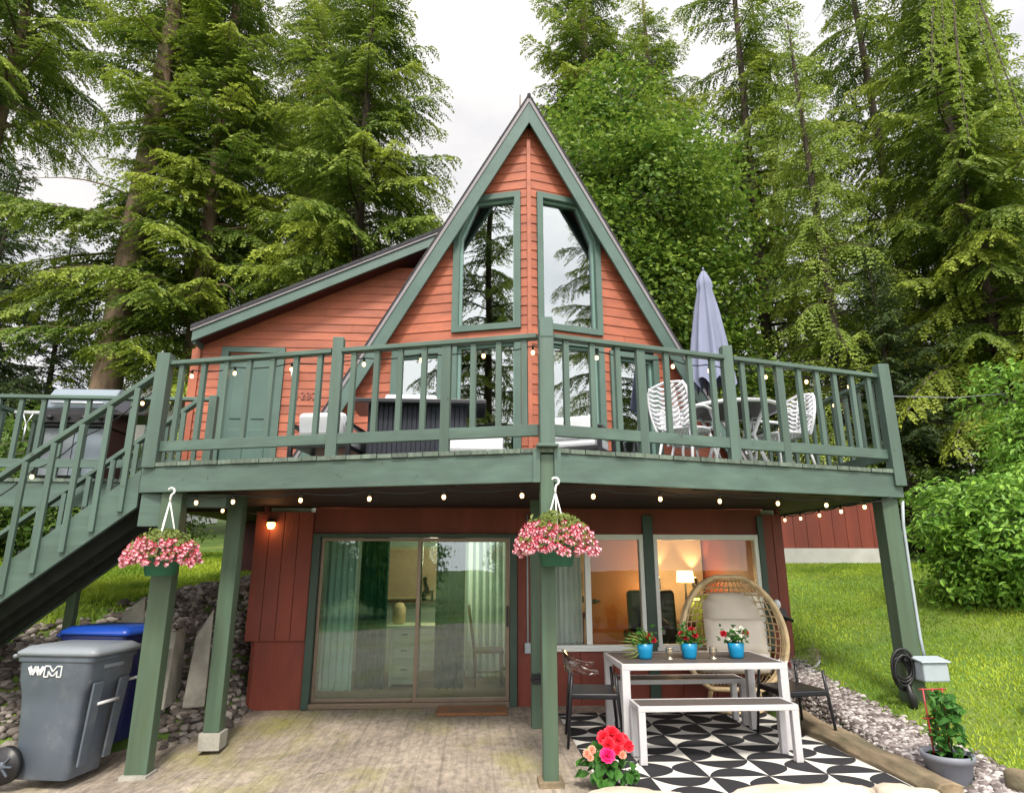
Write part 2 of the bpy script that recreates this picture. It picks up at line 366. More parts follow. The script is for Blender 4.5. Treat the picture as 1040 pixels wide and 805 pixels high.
def patio_material():
    m=mat('stamped wood-grain concrete',(.285,.24,.195),.85,.28,12,(1.3,.8,1),.6,14,c2=(.25,.235,.075),c2amt=(.50,.68),c2scale=.6,spots=((.12,.10,.08),9,.70))
    nt=m.node_tree;N=nt.nodes;L=nt.links;b=N['Principled BSDF']
    # broad dirt patches on top of the grain, and long grain grooves
    src=b.inputs['Base Color'].links[0].from_socket
    tc=N.new('ShaderNodeTexCoord'); nz=N.new('ShaderNodeTexNoise'); nz.inputs['Scale'].default_value=1.1; nz.inputs['Detail'].default_value=7
    L.new(tc.outputs['Object'],nz.inputs['Vector'])
    mr=N.new('ShaderNodeMapRange'); mr.inputs['From Min'].default_value=.35; mr.inputs['From Max'].default_value=.65; mr.inputs['To Min'].default_value=.80; mr.inputs['To Max'].default_value=1.18
    L.new(nz.outputs['Fac'],mr.inputs['Value'])
    mp=N.new('ShaderNodeMapping'); mp.inputs['Scale'].default_value=(22,1.8,1); L.new(tc.outputs['Object'],mp.inputs['Vector'])
    n3=N.new('ShaderNodeTexNoise'); n3.inputs['Scale'].default_value=1; n3.inputs['Detail'].default_value=4; n3.inputs['Distortion'].default_value=.6; L.new(mp.outputs[0],n3.inputs['Vector'])
    m3=N.new('ShaderNodeMapRange'); m3.inputs['From Min'].default_value=.33; m3.inputs['From Max'].default_value=.55; m3.inputs['To Min'].default_value=.80; m3.inputs['To Max'].default_value=1.05
    L.new(n3.outputs['Fac'],m3.inputs['Value'])
    mu=N.new('ShaderNodeMath'); mu.operation='MULTIPLY'; L.new(mr.outputs[0],mu.inputs[0]); L.new(m3.outputs[0],mu.inputs[1])
    sc=N.new('ShaderNodeVectorMath'); sc.operation='SCALE'; L.new(src,sc.inputs[0]); L.new(mu.outputs[0],sc.inputs['Scale'])
    L.new(sc.outputs[0],b.inputs['Base Color'])
    n5=N.new('ShaderNodeTexNoise'); n5.inputs['Scale'].default_value=70; n5.inputs['Detail'].default_value=5; n5.inputs['Roughness'].default_value=.8; L.new(tc.outputs['Object'],n5.inputs['Vector'])
    m5=N.new('ShaderNodeMapRange'); m5.inputs['From Min'].default_value=.3; m5.inputs['From Max'].default_value=.7; m5.inputs['To Min'].default_value=.5; m5.inputs['To Max'].default_value=1.4; L.new(n5.outputs['Fac'],m5.inputs['Value'])
    s5=N.new('ShaderNodeVectorMath'); s5.operation='SCALE'; L.new(sc.outputs[0],s5.inputs[0]); L.new(m5.outputs[0],s5.inputs['Scale']); 
    # shallow plank-like grooves pressed into the concrete
    sx=N.new('ShaderNodeSeparateXYZ'); L.new(tc.outputs['Object'],sx.inputs[0])
    def mm(op,a,b_):
        n=N.new('ShaderNodeMath'); n.operation=op
        for i,v in enumerate((a,b_)):
            if isinstance(v,(int,float)): n.inputs[i].default_value=v
            else: L.new(v,n.inputs[i])
        return n.outputs[0]
    g1=mm('FRACT',mm('ADD',mm('DIVIDE',sx.outputs[0],.21),mm('MULTIPLY',n3.outputs['Fac'],.10)),0)
    near=mm('MINIMUM',g1,mm('SUBTRACT',1,g1))
    gm=N.new('ShaderNodeMapRange'); gm.inputs['From Min'].default_value=.0; gm.inputs['From Max'].default_value=.07; gm.inputs['To Min'].default_value=.62; gm.inputs['To Max'].default_value=1; L.new(near,gm.inputs['Value'])
    gk=mm('ADD',mm('MULTIPLY',gm.outputs[0],n5.outputs['Fac']),mm('SUBTRACT',1,n5.outputs['Fac']))
    s6=N.new('ShaderNodeVectorMath'); s6.operation='SCALE'; L.new(s5.outputs[0],s6.inputs[0]); L.new(gk,s6.inputs['Scale']); L.new(s6.outputs[0],b.inputs['Base Color'])
    bp=N.new('ShaderNodeBump'); bp.inputs['Strength'].default_value=.6; bp.inputs['Distance'].default_value=.02
    L.new(n3.outputs['Fac'],bp.inputs['Height']); L.new(b.inputs['Normal'].links[0].from_node.outputs[0],bp.inputs['Normal']); L.new(bp.outputs[0],b.inputs['Normal'])
    return m
M['patio']=patio_material()
def pz(x,y): return patio_z(x,y)
grid_mesh('patio',np.arange(-4.6,3.36,.2),np.concatenate([np.arange(-3,8.1,.25),[8.14]]),pz,M['patio'])

# ------------------------------------------------------------------ house
CX=.66; TH=math.atan(.283); CT,ST=math.cos(TH),math.sin(TH)
def wy(dx): return 7.3+.283*abs(dx)
def board1(mb,org,d,n,z,zt,a0,b0,a1,b1,mi):
    j=rnd.uniform(-.0022,.0022)
    def P(u,t,zz): p=org+d*u+n*t; return (p[0],p[1],zz)
    w_=rnd.uniform(-.0015,.0015)
    mb.hexa([P(a0,.020+j,z-.006+w_),P(b0,.020+j,z-.006-w_),P(b0,0,z-.006-w_),P(a0,0,z-.006+w_),P(a1,.009,zt),P(b1,.009,zt),P(b1,0,zt),P(a1,0,zt)],mi)
def boards(mb,org,d,n,z0,z1,spans,exp=.125,mi=0):
    org=np.array(org,float);d=np.array(d,float);n=np.array(n,float)
    z=z0
    while z<z1-1e-6:
        zt=min(z+exp,z1)
        for k,(a,b) in enumerate(spans(.5*(z+zt))):
            sa=spans(z+.002); sb=spans(zt-.002); sm=spans(.5*(z+zt))
            if len(sa)==len(sb)==len(sm): (a0,b0),(a1,b1)=sa[k],sb[k]
            else: a0=a1=a; b0=b1=b
            if b0-a0<.01: continue
            if b1-a1<0.005: b1=a1+.005
            parts=[(a0,b0,a1,b1)]
            if b0-a0>1.3 and rnd.random()<.6:
                t=rnd.uniform(.3,.7); ca=a0+(b0-a0)*t; parts=[(a0,ca-.0015,a1,ca-.0015),(ca+.0015,b0,ca+.0015,b1)]
            for a0,b0,a1,b1 in parts: board1(mb,org,d,n,z,zt,a0,b0,a1,b1,mi)
        z=zt
def subtract(spans,a,b):
    o=[]
    for s,e in spans:
        if b<=s or a>=e: o.append((s,e)); continue
        if a>s: o.append((s,a))
        if b<e: o.append((b,e))
    return o

house=thing('a_frame_house','coral red A-frame cabin with steep green-edged gable and pointed glass front','house',(CX,10,0))
ZA=7.565; SL=1.64; YA=7.12
# lower gable windows: (u0,u1) of door-height openings and tall upper openings, both sides
UW=(.135,.945); UD2=(1.10,1.72)
ZU0,ZU1,ZUS=4.42,6.22,5.70
for sgn in (-1,1):
    d=V3(sgn*CT,ST,0); n=V3(sgn*ST,-CT,0)
    def spans(z):
        um=(ZA-.14-z)/SL/CT
        s=[(0.0,min(um,2.85))]
        if z<4.27: s=subtract(s,*UW); s=subtract(s,*UD2)
        if ZU0<z<ZU1:
            ue=UW[1] if z<ZUS else UW[1]-(z-ZUS)/(ZU1-ZUS)*.22
            s=subtract(s,UW[0],ue)
        return s
    mb=MB(); boards(mb,(CX,7.3,0),d,n,2.56,7.2,spans)
    mb.build('gable_siding',M['siding'],house)
    # windows: trim boards, mint bead, pane
    def W(u,t,z): p=V3(CX,7.3,0)+d*u+n*t; return (p[0],p[1],z)
    def window(name,poly,m,tw=.078,dep=.12,sash=.026):
        fr=MB(); k=len(poly); c=np.mean(np.array(poly),0)
        def off(poly,o):
            # offset polygon outward by o (convex, given counter-clockwise in (u,z))
            out=[]
            for i in range(k):
                p0=np.array(poly[i-1]);p1=np.array(poly[i]);p2=np.array(poly[(i+1)%k])
                e1=unit(p1-p0);e2=unit(p2-p1); n1=np.array([e1[1],-e1[0]]);n2=np.array([e2[1],-e2[0]])
                bis=n1+n2; bis=bis/np.dot(bis,n1); out.append(p1+bis*o)
            return out
        def ring(mbx,pi,po,t0,t1):
            for i in range(k):
                j=(i+1)%k
                q=[W(pi[i][0],t0,pi[i][1]),W(pi[j][0],t0,pi[j][1]),W(po[j][0],t0,po[j][1]),W(po[i][0],t0,po[i][1]),
                   W(pi[i][0],t1,pi[i][1]),W(pi[j][0],t1,pi[j][1]),W(po[j][0],t1,po[j][1]),W(po[i][0],t1,po[i][1])]
                mbx.hexa(q)
        po=off(poly,tw*.45); pi=off(poly,-tw*.55); pb=off(poly,-tw*.55-sash)
        ring(fr,pi,po,-.09,.055)
        f=fr.build('window_frame',M['trim'],house)
        b=MB(); ring(b,pb,pi,-.085,-.01); put(b.build('bead',M['mint']),f)
        g=MB(); g.prism([W(u,-.05,z) for u,z in pb],tuple(n*.008)); put(g.build('pane',m),f)
        return f
    ph=(-1)**(sgn<0)
    window('upper',[(UW[0],ZU0),(UW[1],ZU0),(UW[1],ZUS),(UW[1]-.22,ZU1),(UW[0],ZU1)],M['glass_up'])
    window('lower',[(UW[0],2.62),(UW[1],2.62),(UW[1],4.25),(UW[0],4.25)],M['glass_up'])
    window('outer',[(UD2[0],2.62),(UD2[1],2.62),(UD2[1],4.17),(UD2[0],4.17)],M['glass_up'])
# corner board at the prow
mb=MB(); mb.rng(CX-.026,CX+.026,7.255,7.295,2.56,7.0); mb.build('corner_board',M['siding'],house,.004)

# gable roof: slopes, rake boards, soffit
def rake_pt(sgn,s,dd,back=0.0,apex=(CX,YA,ZA)):
    al=math.atan(SL*CT); dh=V3(sgn*CT,ST,0)
    h=s*math.cos(al)-dd*math.sin(al); v=-s*math.sin(al)-dd*math.cos(al)
    p=V3(*apex)+dh*h+V3(0,0,v); p[1]+=back; return p
AL=math.atan(SL*CT); LS=(ZA-2.45)/math.sin(AL); DF=.215
roof=MB()
for sgn in (-1,1):
    p0=V3(CX,YA-.02,ZA+.03); e=rake_pt(sgn,LS,-.016,-.02)
    pb=V3(CX,14.0,ZA+.03); eb=V3(e[0],14.0,e[2])
    nin=V3(-sgn*.85,0,-.52)*.028
    roof.prism([p0,e,eb,pb] if sgn>0 else [p0,pb,eb,e],nin)
rf=roof.build('roof',M['shingle'],house)
for sgn in (-1,1):
    q=[rake_pt(sgn,0,0),rake_pt(sgn,LS,0),rake_pt(sgn,LS,DF),rake_pt(sgn,DF*math.tan(AL),DF)]
    # mitre on the centre line
    mb=MB(); mb.prism(q,(0,.045,0)); put(mb.build('rake_board',M['fascia'],None,.004),rf)
    q=[rake_pt(sgn,0,-.018,-.012),rake_pt(sgn,LS,-.018,-.012),rake_pt(sgn,LS,.05,-.012),rake_pt(sgn,.05*math.tan(AL),.05,-.012)]
    mb=MB(); mb.prism(q,(0,.011,0)); put(mb.build('drip_edge',M['drip']),rf)
    s0=[rake_pt(sgn,DF*math.tan(AL)*.7,.10,.05),rake_pt(sgn,LS,.10,.05)]
    s1=V3(s0[1][0],13.9,s0[1][2]); s2=V3(s0[0][0],13.9,s0[0][2])
    mb=MB(); mb.prism([s0[0],s0[1],s1,s2],V3(-sgn*.85,0,-.52)*.03); put(mb.build('soffit',M['eave']),rf)

# left wing with shed roof
WX0,WX1,WYY=-4.05,-.9,9.1
def wing_top(x): return 4.655+.475*(x+3.98)
def wsp(z):
    a=WX0; 
    s=[(0,WX1-WX0)]
    xr=(z-4.68)/.475-3.98  # left limit where roof cuts
    if z>4.60: s=[(max(0,xr-WX0),WX1-WX0)]
    if z<4.62: s=subtract(s,.40,1.28)
    return s
mb=MB(); boards(mb,(WX0,WYY,0),(1,0,0),(0,-1,0),2.56,6.0,wsp)
mb.build('wing_siding',M['siding'],house)
mb=MB(); boards(mb,(WX0,13,0),(0,-1,0),(-1,0,0),2.56,4.5,lambda z:[(0,13-WYY)])
mb.build('wing_siding',M['siding'],house)
mb=MB(); mb.rng(WX0-.03,WX0+.09,WYY-.05,WYY-.028,2.56,4.62); mb.build('corner_board',M['siding'],house,.003)
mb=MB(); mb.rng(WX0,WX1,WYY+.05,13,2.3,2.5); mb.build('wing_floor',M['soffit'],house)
sh=MB(); xa,xb=-4.0,-.25; ta=V3(xa,8.72,wing_top(xa)+.22); tb=V3(xb,8.72,wing_top(xb)+.22)
sh.prism([ta,tb,tb+V3(0,5.2,0),ta+V3(0,5.2,0)],(0,0,-.05))
wr=sh.build('wing_roof',M['shingle'],house)
mb=MB(); mb.prism([ta+V3(.02,.035,-.05),tb+V3(0,.035,-.05),tb+V3(0,.035,-.235),ta+V3(.02,.035,-.235)],(0,.045,0)); put(mb.build('fascia_board',M['fascia'],None,.004),wr)
mb=MB(); mb.prism([ta+V3(.0,.012,-.012),tb+V3(0,.012,-.012),tb+V3(0,.012,-.085),ta+V3(.0,.012,-.085)],(0,.02,0)); put(mb.build('drip_edge',M['drip']),wr)
mb=MB(); mb.prism([ta+V3(.03,.09,-.17),tb+V3(0,.09,-.17),tb+V3(0,5,-.17),ta+V3(.03,5,-.17)],(0,0,-.02)); put(mb.build('soffit',M['eave']),wr)
mb=MB(); mb.rng(xa+.02,xa+.06,8.82,13.4,wing_top(xa)-.03,wing_top(xa)+.16); put(mb.build('eave_board',M['fascia']),wr)
# entry door
mb=MB()
for a,b,c,e in ((-3.66,-3.56,2.56,4.66),(-2.86,-2.76,2.56,4.66)): mb.rng(a,b,WYY-.06,WYY-.001,c,e)
mb.rng(-3.56,-2.86,WYY-.06,WYY-.001,4.58,4.66)
dr=mb.build('entry_door',M['trim'],house,.003)
mb=MB(); mb.rng(-3.555,-2.865,WYY+.0,WYY+.04,2.57,4.575); lf=mb.build('door_leaf',M['door'],None,.003); put(lf,dr)
mb=MB()
for z0,z1 in ((2.75,3.45),(3.6,4.4)):
    for x0,x1 in ((-3.47,-3.25),(-3.17,-2.95)): mb.rng(x0,x1,WYY-.014,WYY-.001,z0,z1)
put(mb.build('door_panel',M['door'],None,.006),dr)
mb=MB(); mb.ell((-2.93,WYY-.06,3.55),.032); mb.tube([(-2.93,WYY-.05,3.55),(-2.93,WYY,3.55)],.014); put(mb.build('handle',M['steel']),dr)
# house number and wall lantern
def text(s,loc,size,m,parent,name,rot=(math.pi/2,0,0),ext=.004,offset=0,align='CENTER'):
    c=bpy.data.curves.new(name,'FONT'); c.body=s; c.size=size; c.extrude=ext; c.align_x=align; c.offset=offset
    c.materials.append(m); o=bpy.data.objects.new(name,c); COL.objects.link(o)
    o.location=loc; o.rotation_euler=rot
    bpy.context.view_layer.update()
    me=bpy.data.meshes.new_from_object(o.evaluated_get(bpy.context.evaluated_depsgraph_get())); bpy.data.objects.remove(o)
    o=bpy.data.objects.new(name,me); COL.objects.link(o); o.location=loc; o.rotation_euler=rot
    if parent is not None: put(o,parent)
    return o
M['numeral']=mat('muted rose numerals',(.27,.10,.08),.5,.05,5)
text('1232',(-2.42,WYY-.032,3.90),.16,M['numeral'],house,'house_number')
mb=MB(); mb.rng(-2.62,-2.54,WYY-.05,WYY-.01,4.2,4.34); mb.tube([(-2.58,WYY-.06,4.36),(-2.58,WYY-.12,4.36)],.02)
wl=mb.build('wall_lantern',M['black'],house); mb=MB(); mb.lathe([(.02,.1),(.05,.06),(.05,-.06),(.03,-.09)],(-2.58,WYY-.12,4.27),10); put(mb.build('lantern_glass',M['white']),wl)

# lower storey
WY=8.15
def vboards(mb,x0,x1,z0,z1,y,pitch=.2,t=.03,gap=.009,first=None):
    x=x0
    while x<x1-1e-6:
        e=min(x+pitch,x1); mb.rng(x+gap/2,e-gap/2,y-t,y,z0,z1); x=e
    mb.rng(x0+.004,x1-.004,y-.012,y+.05,z0+.004,z1-.004)
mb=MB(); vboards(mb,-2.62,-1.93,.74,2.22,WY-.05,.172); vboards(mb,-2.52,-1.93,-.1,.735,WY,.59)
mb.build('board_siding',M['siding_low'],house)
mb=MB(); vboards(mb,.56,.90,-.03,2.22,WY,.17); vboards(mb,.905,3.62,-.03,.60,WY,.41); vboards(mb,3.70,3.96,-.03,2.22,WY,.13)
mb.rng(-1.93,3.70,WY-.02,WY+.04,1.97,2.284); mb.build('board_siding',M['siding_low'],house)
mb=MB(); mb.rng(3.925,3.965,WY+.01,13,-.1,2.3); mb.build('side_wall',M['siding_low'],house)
mb=MB(); mb.rng(-2.56,-2.5,WY+.01,9.0,-.1,2.5); mb.rng(-2.56,-2.5,10.3,12.4,-.1,2.5); mb.rng(-2.56,-2.5,9.0,10.3,-.1,1.2); mb.rng(-2.56,-2.5,9.0,10.3,2.1,2.5); mb.build('side_wall',M['siding_low'],house)  # opening on this unseen side is added to bring daylight into the room
mb=MB(); mb.rng(-4.0,-2.57,11.4,11.5,1.0,2.45); mb.build('crawl_shade_sheet',M['eave'],house)  # dark sheet added to stand for the shade in the void under the wing
mb=MB(); mb.rng(-2.5,3.92,12.35,12.4,-.1,2.5); mb.rng(-2.49,3.91,WY+.06,12.34,2.225,2.28); mb.build('back_wall',M['pale_wall'],house)
mb=MB(); mb.rng(-2.49,3.91,WY+.04,12.34,.0,.03); mb.build('room_floor',M['floorboards'],house)
# sliding door
mb=MB()
mb.rng(-1.925,-1.84,WY-.07,WY+.08,0,1.965); mb.rng(.47,.555,WY-.07,WY+.08,0,1.965); mb.rng(-1.84,.47,WY-.07,WY+.08,1.92,1.965)
sd=mb.build('sliding_door',M['mullion'],house,.003)
mb=MB(); mb.rng(-1.84,.47,WY-.06,WY+.08,.0,.055); put(mb.build('door_track',M['alu'],None,.003),sd)
def panel(x0,x1,z0,z1,y,w,m,gm,parent,name):
    mb=MB(); mb.rng(x0,x0+w,y-.02,y+.02,z0,z1); mb.rng(x1-w,x1,y-.02,y+.02,z0,z1); mb.rng(x0+w,x1-w,y-.02,y+.02,z0,z0+w); mb.rng(x0+w,x1-w,y-.02,y+.02,z1-w,z1)
    f=mb.build(name,m,None,.003); put(f,parent)
    g=MB(); g.rng(x0+w,x1-w,y-.004,y+.004,z0+w,z1-w); put(g.build('pane',gm),f); return f
panel(-1.835,-.60,.058,1.915,WY+.04,.035,M['alu'],M['glass_low'],sd,'door_panel')
panel(-.66,.465,.058,1.915,WY-.02,.045,M['alu'],M['glass_low'],sd,'door_panel')
mb=MB(); mb.rng(.43,.452,WY-.075,WY-.042,.88,1.12); put(mb.build('handle',M['black'],None,.004),sd)
# two picture windows
for x0,x1 in ((.905,2.14),(2.27,3.62)):
    mb=MB(); w=.05
    mb.rng(x0,x0+w,WY-.05,WY+.06,.62,1.965); mb.rng(x1-w,x1,WY-.05,WY+.06,.62,1.965); mb.rng(x0+w,x1-w,WY-.05,WY+.06,1.90,1.965); mb.rng(x0+w,x1-w,WY-.05,WY+.06,.62,.665)
    wf=mb.build('picture_window',M['whiteframe'],house,.004)
    g=MB(); g.rng(x0+w,x1-w,WY,WY+.008,.665,1.90); put(g.build('pane',M['glass_win']),wf)
    s=MB(); s.rng(x0-.02,x1+.02,WY-.085,WY-.051,.60,.64); put(s.build('sill',M['whiteframe'],None,.004),wf)
    if x0<2:
        s=MB(); s.rng(1.40,1.47,WY-.03,WY+.05,.668,1.898); put(s.build('sash_bar',M['whiteframe'],None,.003),wf)
mb=MB(); mb.rng(3.623,3.697,WY-.06,WY+.05,.6,2.2); mb.build('window_post',M['mullion'],house,.003)
mb=MB(); mb.rng(2.143,2.267,WY-.06,WY+.05,.0,2.2); mb.build('window_post',M['mullion'],house,.003)
mb=MB(); mb.rng(.86,.902,WY-.055,WY+.04,.6,2.2);mb.build('window_post',M['mullion'],house,.003)

# upstairs room behind the gable glass
mb=MB(); mb.rng(-1.9,3.2,13.8,13.85,2.56,6.2); mb.rng(-1.9,3.2,8.25,13.8,2.50,2.555); mb.build('upper_room',M['beige_wall'],house)

# ------------------------------------------------------------------ things inside the lower rooms
def curtain(x0,x1,y,z0,z1,m,label,cat,n=5,amp=.045):
    xs=np.linspace(x0,x1,n*8+1); p=[]
    vs=[];fs=[]
    for x in xs:
        t=(x-x0)/(x1-x0); o=amp*math.sin(t*n*2*math.pi)+.3*amp*math.sin(t*n*3.1+1)
        vs+= [(x,y+o,z0),(x,y+o*.7,z1)]
    k=len(xs)
    for i in range(k-1): fs.append((2*i,2*i+2,2*i+3,2*i+1))
    b=len(vs); vs+=[(a,c+.006,e) for a,c,e in vs]
    fs+=[tuple(b+i for i in reversed(f)) for f in fs]
    mb=MB(); mb.add(vs,fs,0,True); o=mb.build('curtain',m); return tag(o,label,cat)
curtain(-1.42,-1.06,8.62,.12,1.95,M['curtain'],'dark teal curtain behind the left pane of the sliding door','curtain',4)
curtain(-.45,-.08,8.62,.12,1.95,M['curtain'],'dark teal curtain just right of the sliding door meeting bar','curtain',4)
curtain(-1.86,-1.46,8.64,.10,1.96,M['sheer'],'pale sheer drape at the left edge of the sliding door','curtain',5,.03)
curtain(-.06,.62,9.9,.05,2.1,M['sheer'],'long pale sheer drape deep in the room behind the brown chair','curtain',7,.04)
curtain(.93,1.40,8.4,.64,1.93,M['sheer'],'pale sheer drape inside the left picture window','curtain',7,.025)
# desk
desk=thing('desk','cream desk with three drawers seen through the sliding door','desk',(-.75,9.5,.03))
mb=MB(); mb.rng(-1.15,-.2,9.25,9.75,.76,.80); mb.build('desk_top',M['desk'],desk,.005)
mb=MB(); mb.rng(-1.05,-.72,9.27,9.72,.06,.76); mb.rng(-1.08,-1.05,9.26,9.73,.03,.76); mb.rng(-.26,-.22,9.27,9.72,.03,.76); mb.build('cabinet',M['desk'],desk,.004)
for z in (.14,.38,.58):
    mb=MB(); mb.rng(-1.03,-.74,9.25,9.268,z,z+(.21 if z<.2 else .16)); dw=mb.build('drawer',M['desk'],desk,.004)
    mb=MB(); mb.rng(-.93,-.84,9.232,9.249,z+.1,z+.115); put(mb.build('handle',M['black']),dw)
mb=MB(); mb.lathe([(.06,0),(.09,.03),(.09,.22),(.05,.28),(.0,.29)],(-1.0,9.5,.80),14); tag(mb.build('jar',M['rattan']),'round woven jar standing on the cream desk','jar')
dl=thing('assumed_desk_lamp','small assumed lit lamp added on the cream desk behind the middle curtain','lamp',(-.33,9.55,.8),'assumed lamps in the left room')  # unseen lamp, assumed from the panel's warm glow and added to brighten the room
mb=MB(); mb.lathe([(.06,0),(.06,.015),(.012,.03),(.012,.25)],(-.33,9.55,.801),12); mb.build('base',M['black'],dl)
mb=MB(); mb.lathe([(.10,.24),(.07,.40)],(-.33,9.55,.80),18); mb.build('shade',M['lampglow'],dl)
l=bpy.data.lights.new('added_room_light','POINT'); l.energy=20; l.color=(1,.82,.6); l.shadow_soft_size=.15  # added light for the left room, set above and in front of the assumed lamp
o=bpy.data.objects.new('added_room_light',l); COL.objects.link(o); o.location=(-.45,9.3,1.75); put(o,dl)
pf=thing('picture_panel','warm tan framed panel on the wall above the cream desk','picture',(-.7,12.3,1.4))
mb=MB(); mb.rng(-1.45,-.30,10.55,10.58,1.12,1.82); mb.build('backing',M['pictured'],pf)
mb=MB()
mb.rng(-1.48,-.27,10.53,10.549,1.08,1.118); mb.rng(-1.48,-.27,10.53,10.549,1.822,1.86); mb.rng(-1.48,-1.452,10.53,10.549,1.118,1.822); mb.rng(-.298,-.27,10.53,10.549,1.118,1.822)
mb.build('frame',M['rattan'],pf)
mb=MB(); mb.rng(-1.56,-.2,10.45,10.52,1.03,1.06); tag(mb.build('wall_shelf',M['brownwood']),'narrow brown shelf under the framed panel','shelf')
fg=MB(); fg.tube([(-.72,10.47,1.06),(-.74,10.47,1.16),(-.68,10.47,1.22),(-.72,10.47,1.34)],[.035,.04,.03,.022],8); fg.ell((-.72,10.47,1.38),.035); fg.tube([(-.7,10.47,1.18),(-.6,10.47,1.2),(-.6,10.47,1.06)],.018,6)
tag(fg.build('figurine',M['black']),'small black seated figurine on the brown shelf','figurine')
mb=MB(); mb.rng(-2.49,.72,10.6,10.64,.03,2.22); mb.build('room_wall',M['pale_wall'],house)
mb=MB(); mb.rng(.74,.82,8.3,12.3,.03,2.22); mb.build('room_wall',M['pale_wall'],house)
mb=MB(); mb.rng(.83,3.9,11.0,11.04,.03,2.22); mb.build('room_wall',M['beige_wall'],house)
# brown chair
bc=thing('wooden_chair','brown ladderback chair seen through the right sliding pane','chair',(.05,9.3,.03))
mb=MB(); mb.box((.25,9.35,.47),(.40,.40,.04)); mb.build('seat',M['brownwood'],bc,.006)
for x,y,h in ((.07,9.18,.45),(.43,9.18,.45)):
    mb=MB(); mb.tube([(x,y,.03),(x,y,h)],.018,8); mb.build('leg',M['brownwood'],bc)
for y in (9.18,9.53):
    mb=MB(); mb.tube([(.07,y,.03) if y>9.2 else (.065,9.2,.45),(.05,y,.5),(-.03,y,1.05)],.018,8); mb.build('back_post',M['brownwood'],bc)
mb=MB(); mb.tube([(.43,9.53,.03),(.43,9.53,.45)],.018,8); mb.build('leg',M['brownwood'],bc)
mb=MB()
for z,dx in ((.65,.03),(.8,.01),(.97,-.02)): mb.rng(dx-.01,dx+.012,9.2,9.51,z,z+.06)
mb.build('backrest',M['brownwood'],bc)
mb=MB(); mb.tube([(.07,9.18,.22),(.43,9.18,.22)],.012,6); mb.build('stretcher',M['brownwood'],bc)
# right room
idr=thing('interior_door','honey stained interior door with black lever seen through the left picture window','door',(1.9,10.8,.03))
mb=MB(); mb.rng(1.95,2.85,10.93,10.97,.03,2.1); mb.build('door_leaf',M['orange_door'],idr,.004)
mb=MB(); mb.rng(1.76,1.90,10.90,10.97,.03,2.15); mb.build('door_frame',M['rattan'],idr,.004)
mb=MB(); mb.tube([(2.03,10.91,1.02),(2.12,10.90,1.02)],.018,8); mb.ell((2.03,10.90,1.02),.04); mb.build('handle',M['black'],idr)
mb=MB(); mb.rng(1.77,1.82,10.85,10.898,1.2,1.45); mb.rng(1.77,1.84,10.85,10.898,1.0,1.1); tag(mb.build('door_hanger',M['black'],None,.006),'small black hangers on the interior door frame','hanger')
tv=thing('wall_television','thin black television edge-on inside the left picture window','television',(1.55,10.4,1.2))
mb=MB(); mb.box((1.55,10.2,1.27),(.05,.8,.7),rz=-.35); mb.build('screen',M['black'],tv,.006)
mb=MB(); mb.box((1.50,10.22,.86),(.5,.5,.05),rz=-.1);mb.rng(1.3,1.7,10.1,10.5,.03,.83); tag(mb.build('sideboard',M['brownwood']),'low brown sideboard under the black television','sideboard')
sconces=[]
for x,lab in ((3.10,'black wall sconce casting light up and down, left of the pair'),(4.15,'')):
    if x>3.9: x=3.72; lab='black wall sconce half hidden behind the egg chair top'
    s=thing('wall_sconce',lab,'wall lamp',(x,10.95,1.3),'sconces in the lit room')
    mb=MB(); mb.lathe([(.035,-.11),(.035,.11)],(x,10.9,1.28),12); mb.rng(x-.02,x+.02,10.92,10.998,1.25,1.31); mb.build('body',M['black'],s)
    mb=MB(); mb.lathe([(.0,.0),(.03,.0),(.03,.006),(0,.006)],(x,10.9,1.392),10); mb.build('lens',M['sconceglow'],s); sconces.append(x)
    for zz,rx in ((1.42,math.pi),(1.14,0)):
        l=bpy.data.lights.new('sconce_light','SPOT'); l.energy=22; l.color=(1,.60,.26); l.spot_size=R(75); l.spot_blend=.6; l.shadow_soft_size=.02
        o=bpy.data.objects.new('sconce_light',l); COL.objects.link(o); o.location=(x,10.9,zz); o.rotation_euler=(rx,0,0); put(o,s)
for x,y,lab in ((2.92,10.72,'lit square cream lampshade above the dark armchair'),(3.50,10.72,'lit square cream lampshade behind the egg chair')):
    s=thing('table_lamp',lab,'lamp',(x,y,.8),'lit lamps in the right room')
    mb=MB(); mb.hexa([(x-.11,y-.11,1.32),(x+.11,y-.11,1.32),(x+.11,y+.11,1.32),(x-.11,y+.11,1.32),(x-.10,y-.10,1.50),(x+.10,y-.10,1.50),(x+.10,y+.10,1.50),(x-.10,y+.10,1.50)]); mb.build('shade',M['lampglow'],s)
    mb=MB(); mb.lathe([(.08,0),(.08,.02),(.02,.04),(.035,.2),(.015,.45),(.012,.6)],(x,y,.72),12); mb.build('base',M['black'],s)
    mb=MB(); mb.rng(x-.2,x+.2,y-.2,y+.2,.68,.72)
    for a in (-.18,.18):
        for b in (-.18,.18): mb.tube([(x+a,y+b,.03),(x+a,y+b,.68)],.018,6)
    tag(mb.build('side_table',M['brownwood']),'small brown lamp table '+('beside the dark armchair' if x<3.2 else 'behind the egg chair'),'side table')
    l=bpy.data.lights.new('lamp_light','POINT'); l.energy=13; l.color=(1,.60,.27); l.shadow_soft_size=.12
    o=bpy.data.objects.new('lamp_light',l); COL.objects.link(o); o.location=(x,y-.3,1.35); put(o,s)
ac=thing('armchair','dark upholstered armchair inside the right picture window','armchair',(2.7,10,.03))
mb=MB(); mb.box((2.72,9.7,.3),(.7,.7,.34)); mb.build('seat',M['black'],ac,.05)
mb=MB(); mb.box((2.72,10.0,.80),(.72,.18,.85),rx=-.12); mb.build('backrest',M['black'],ac,.05)
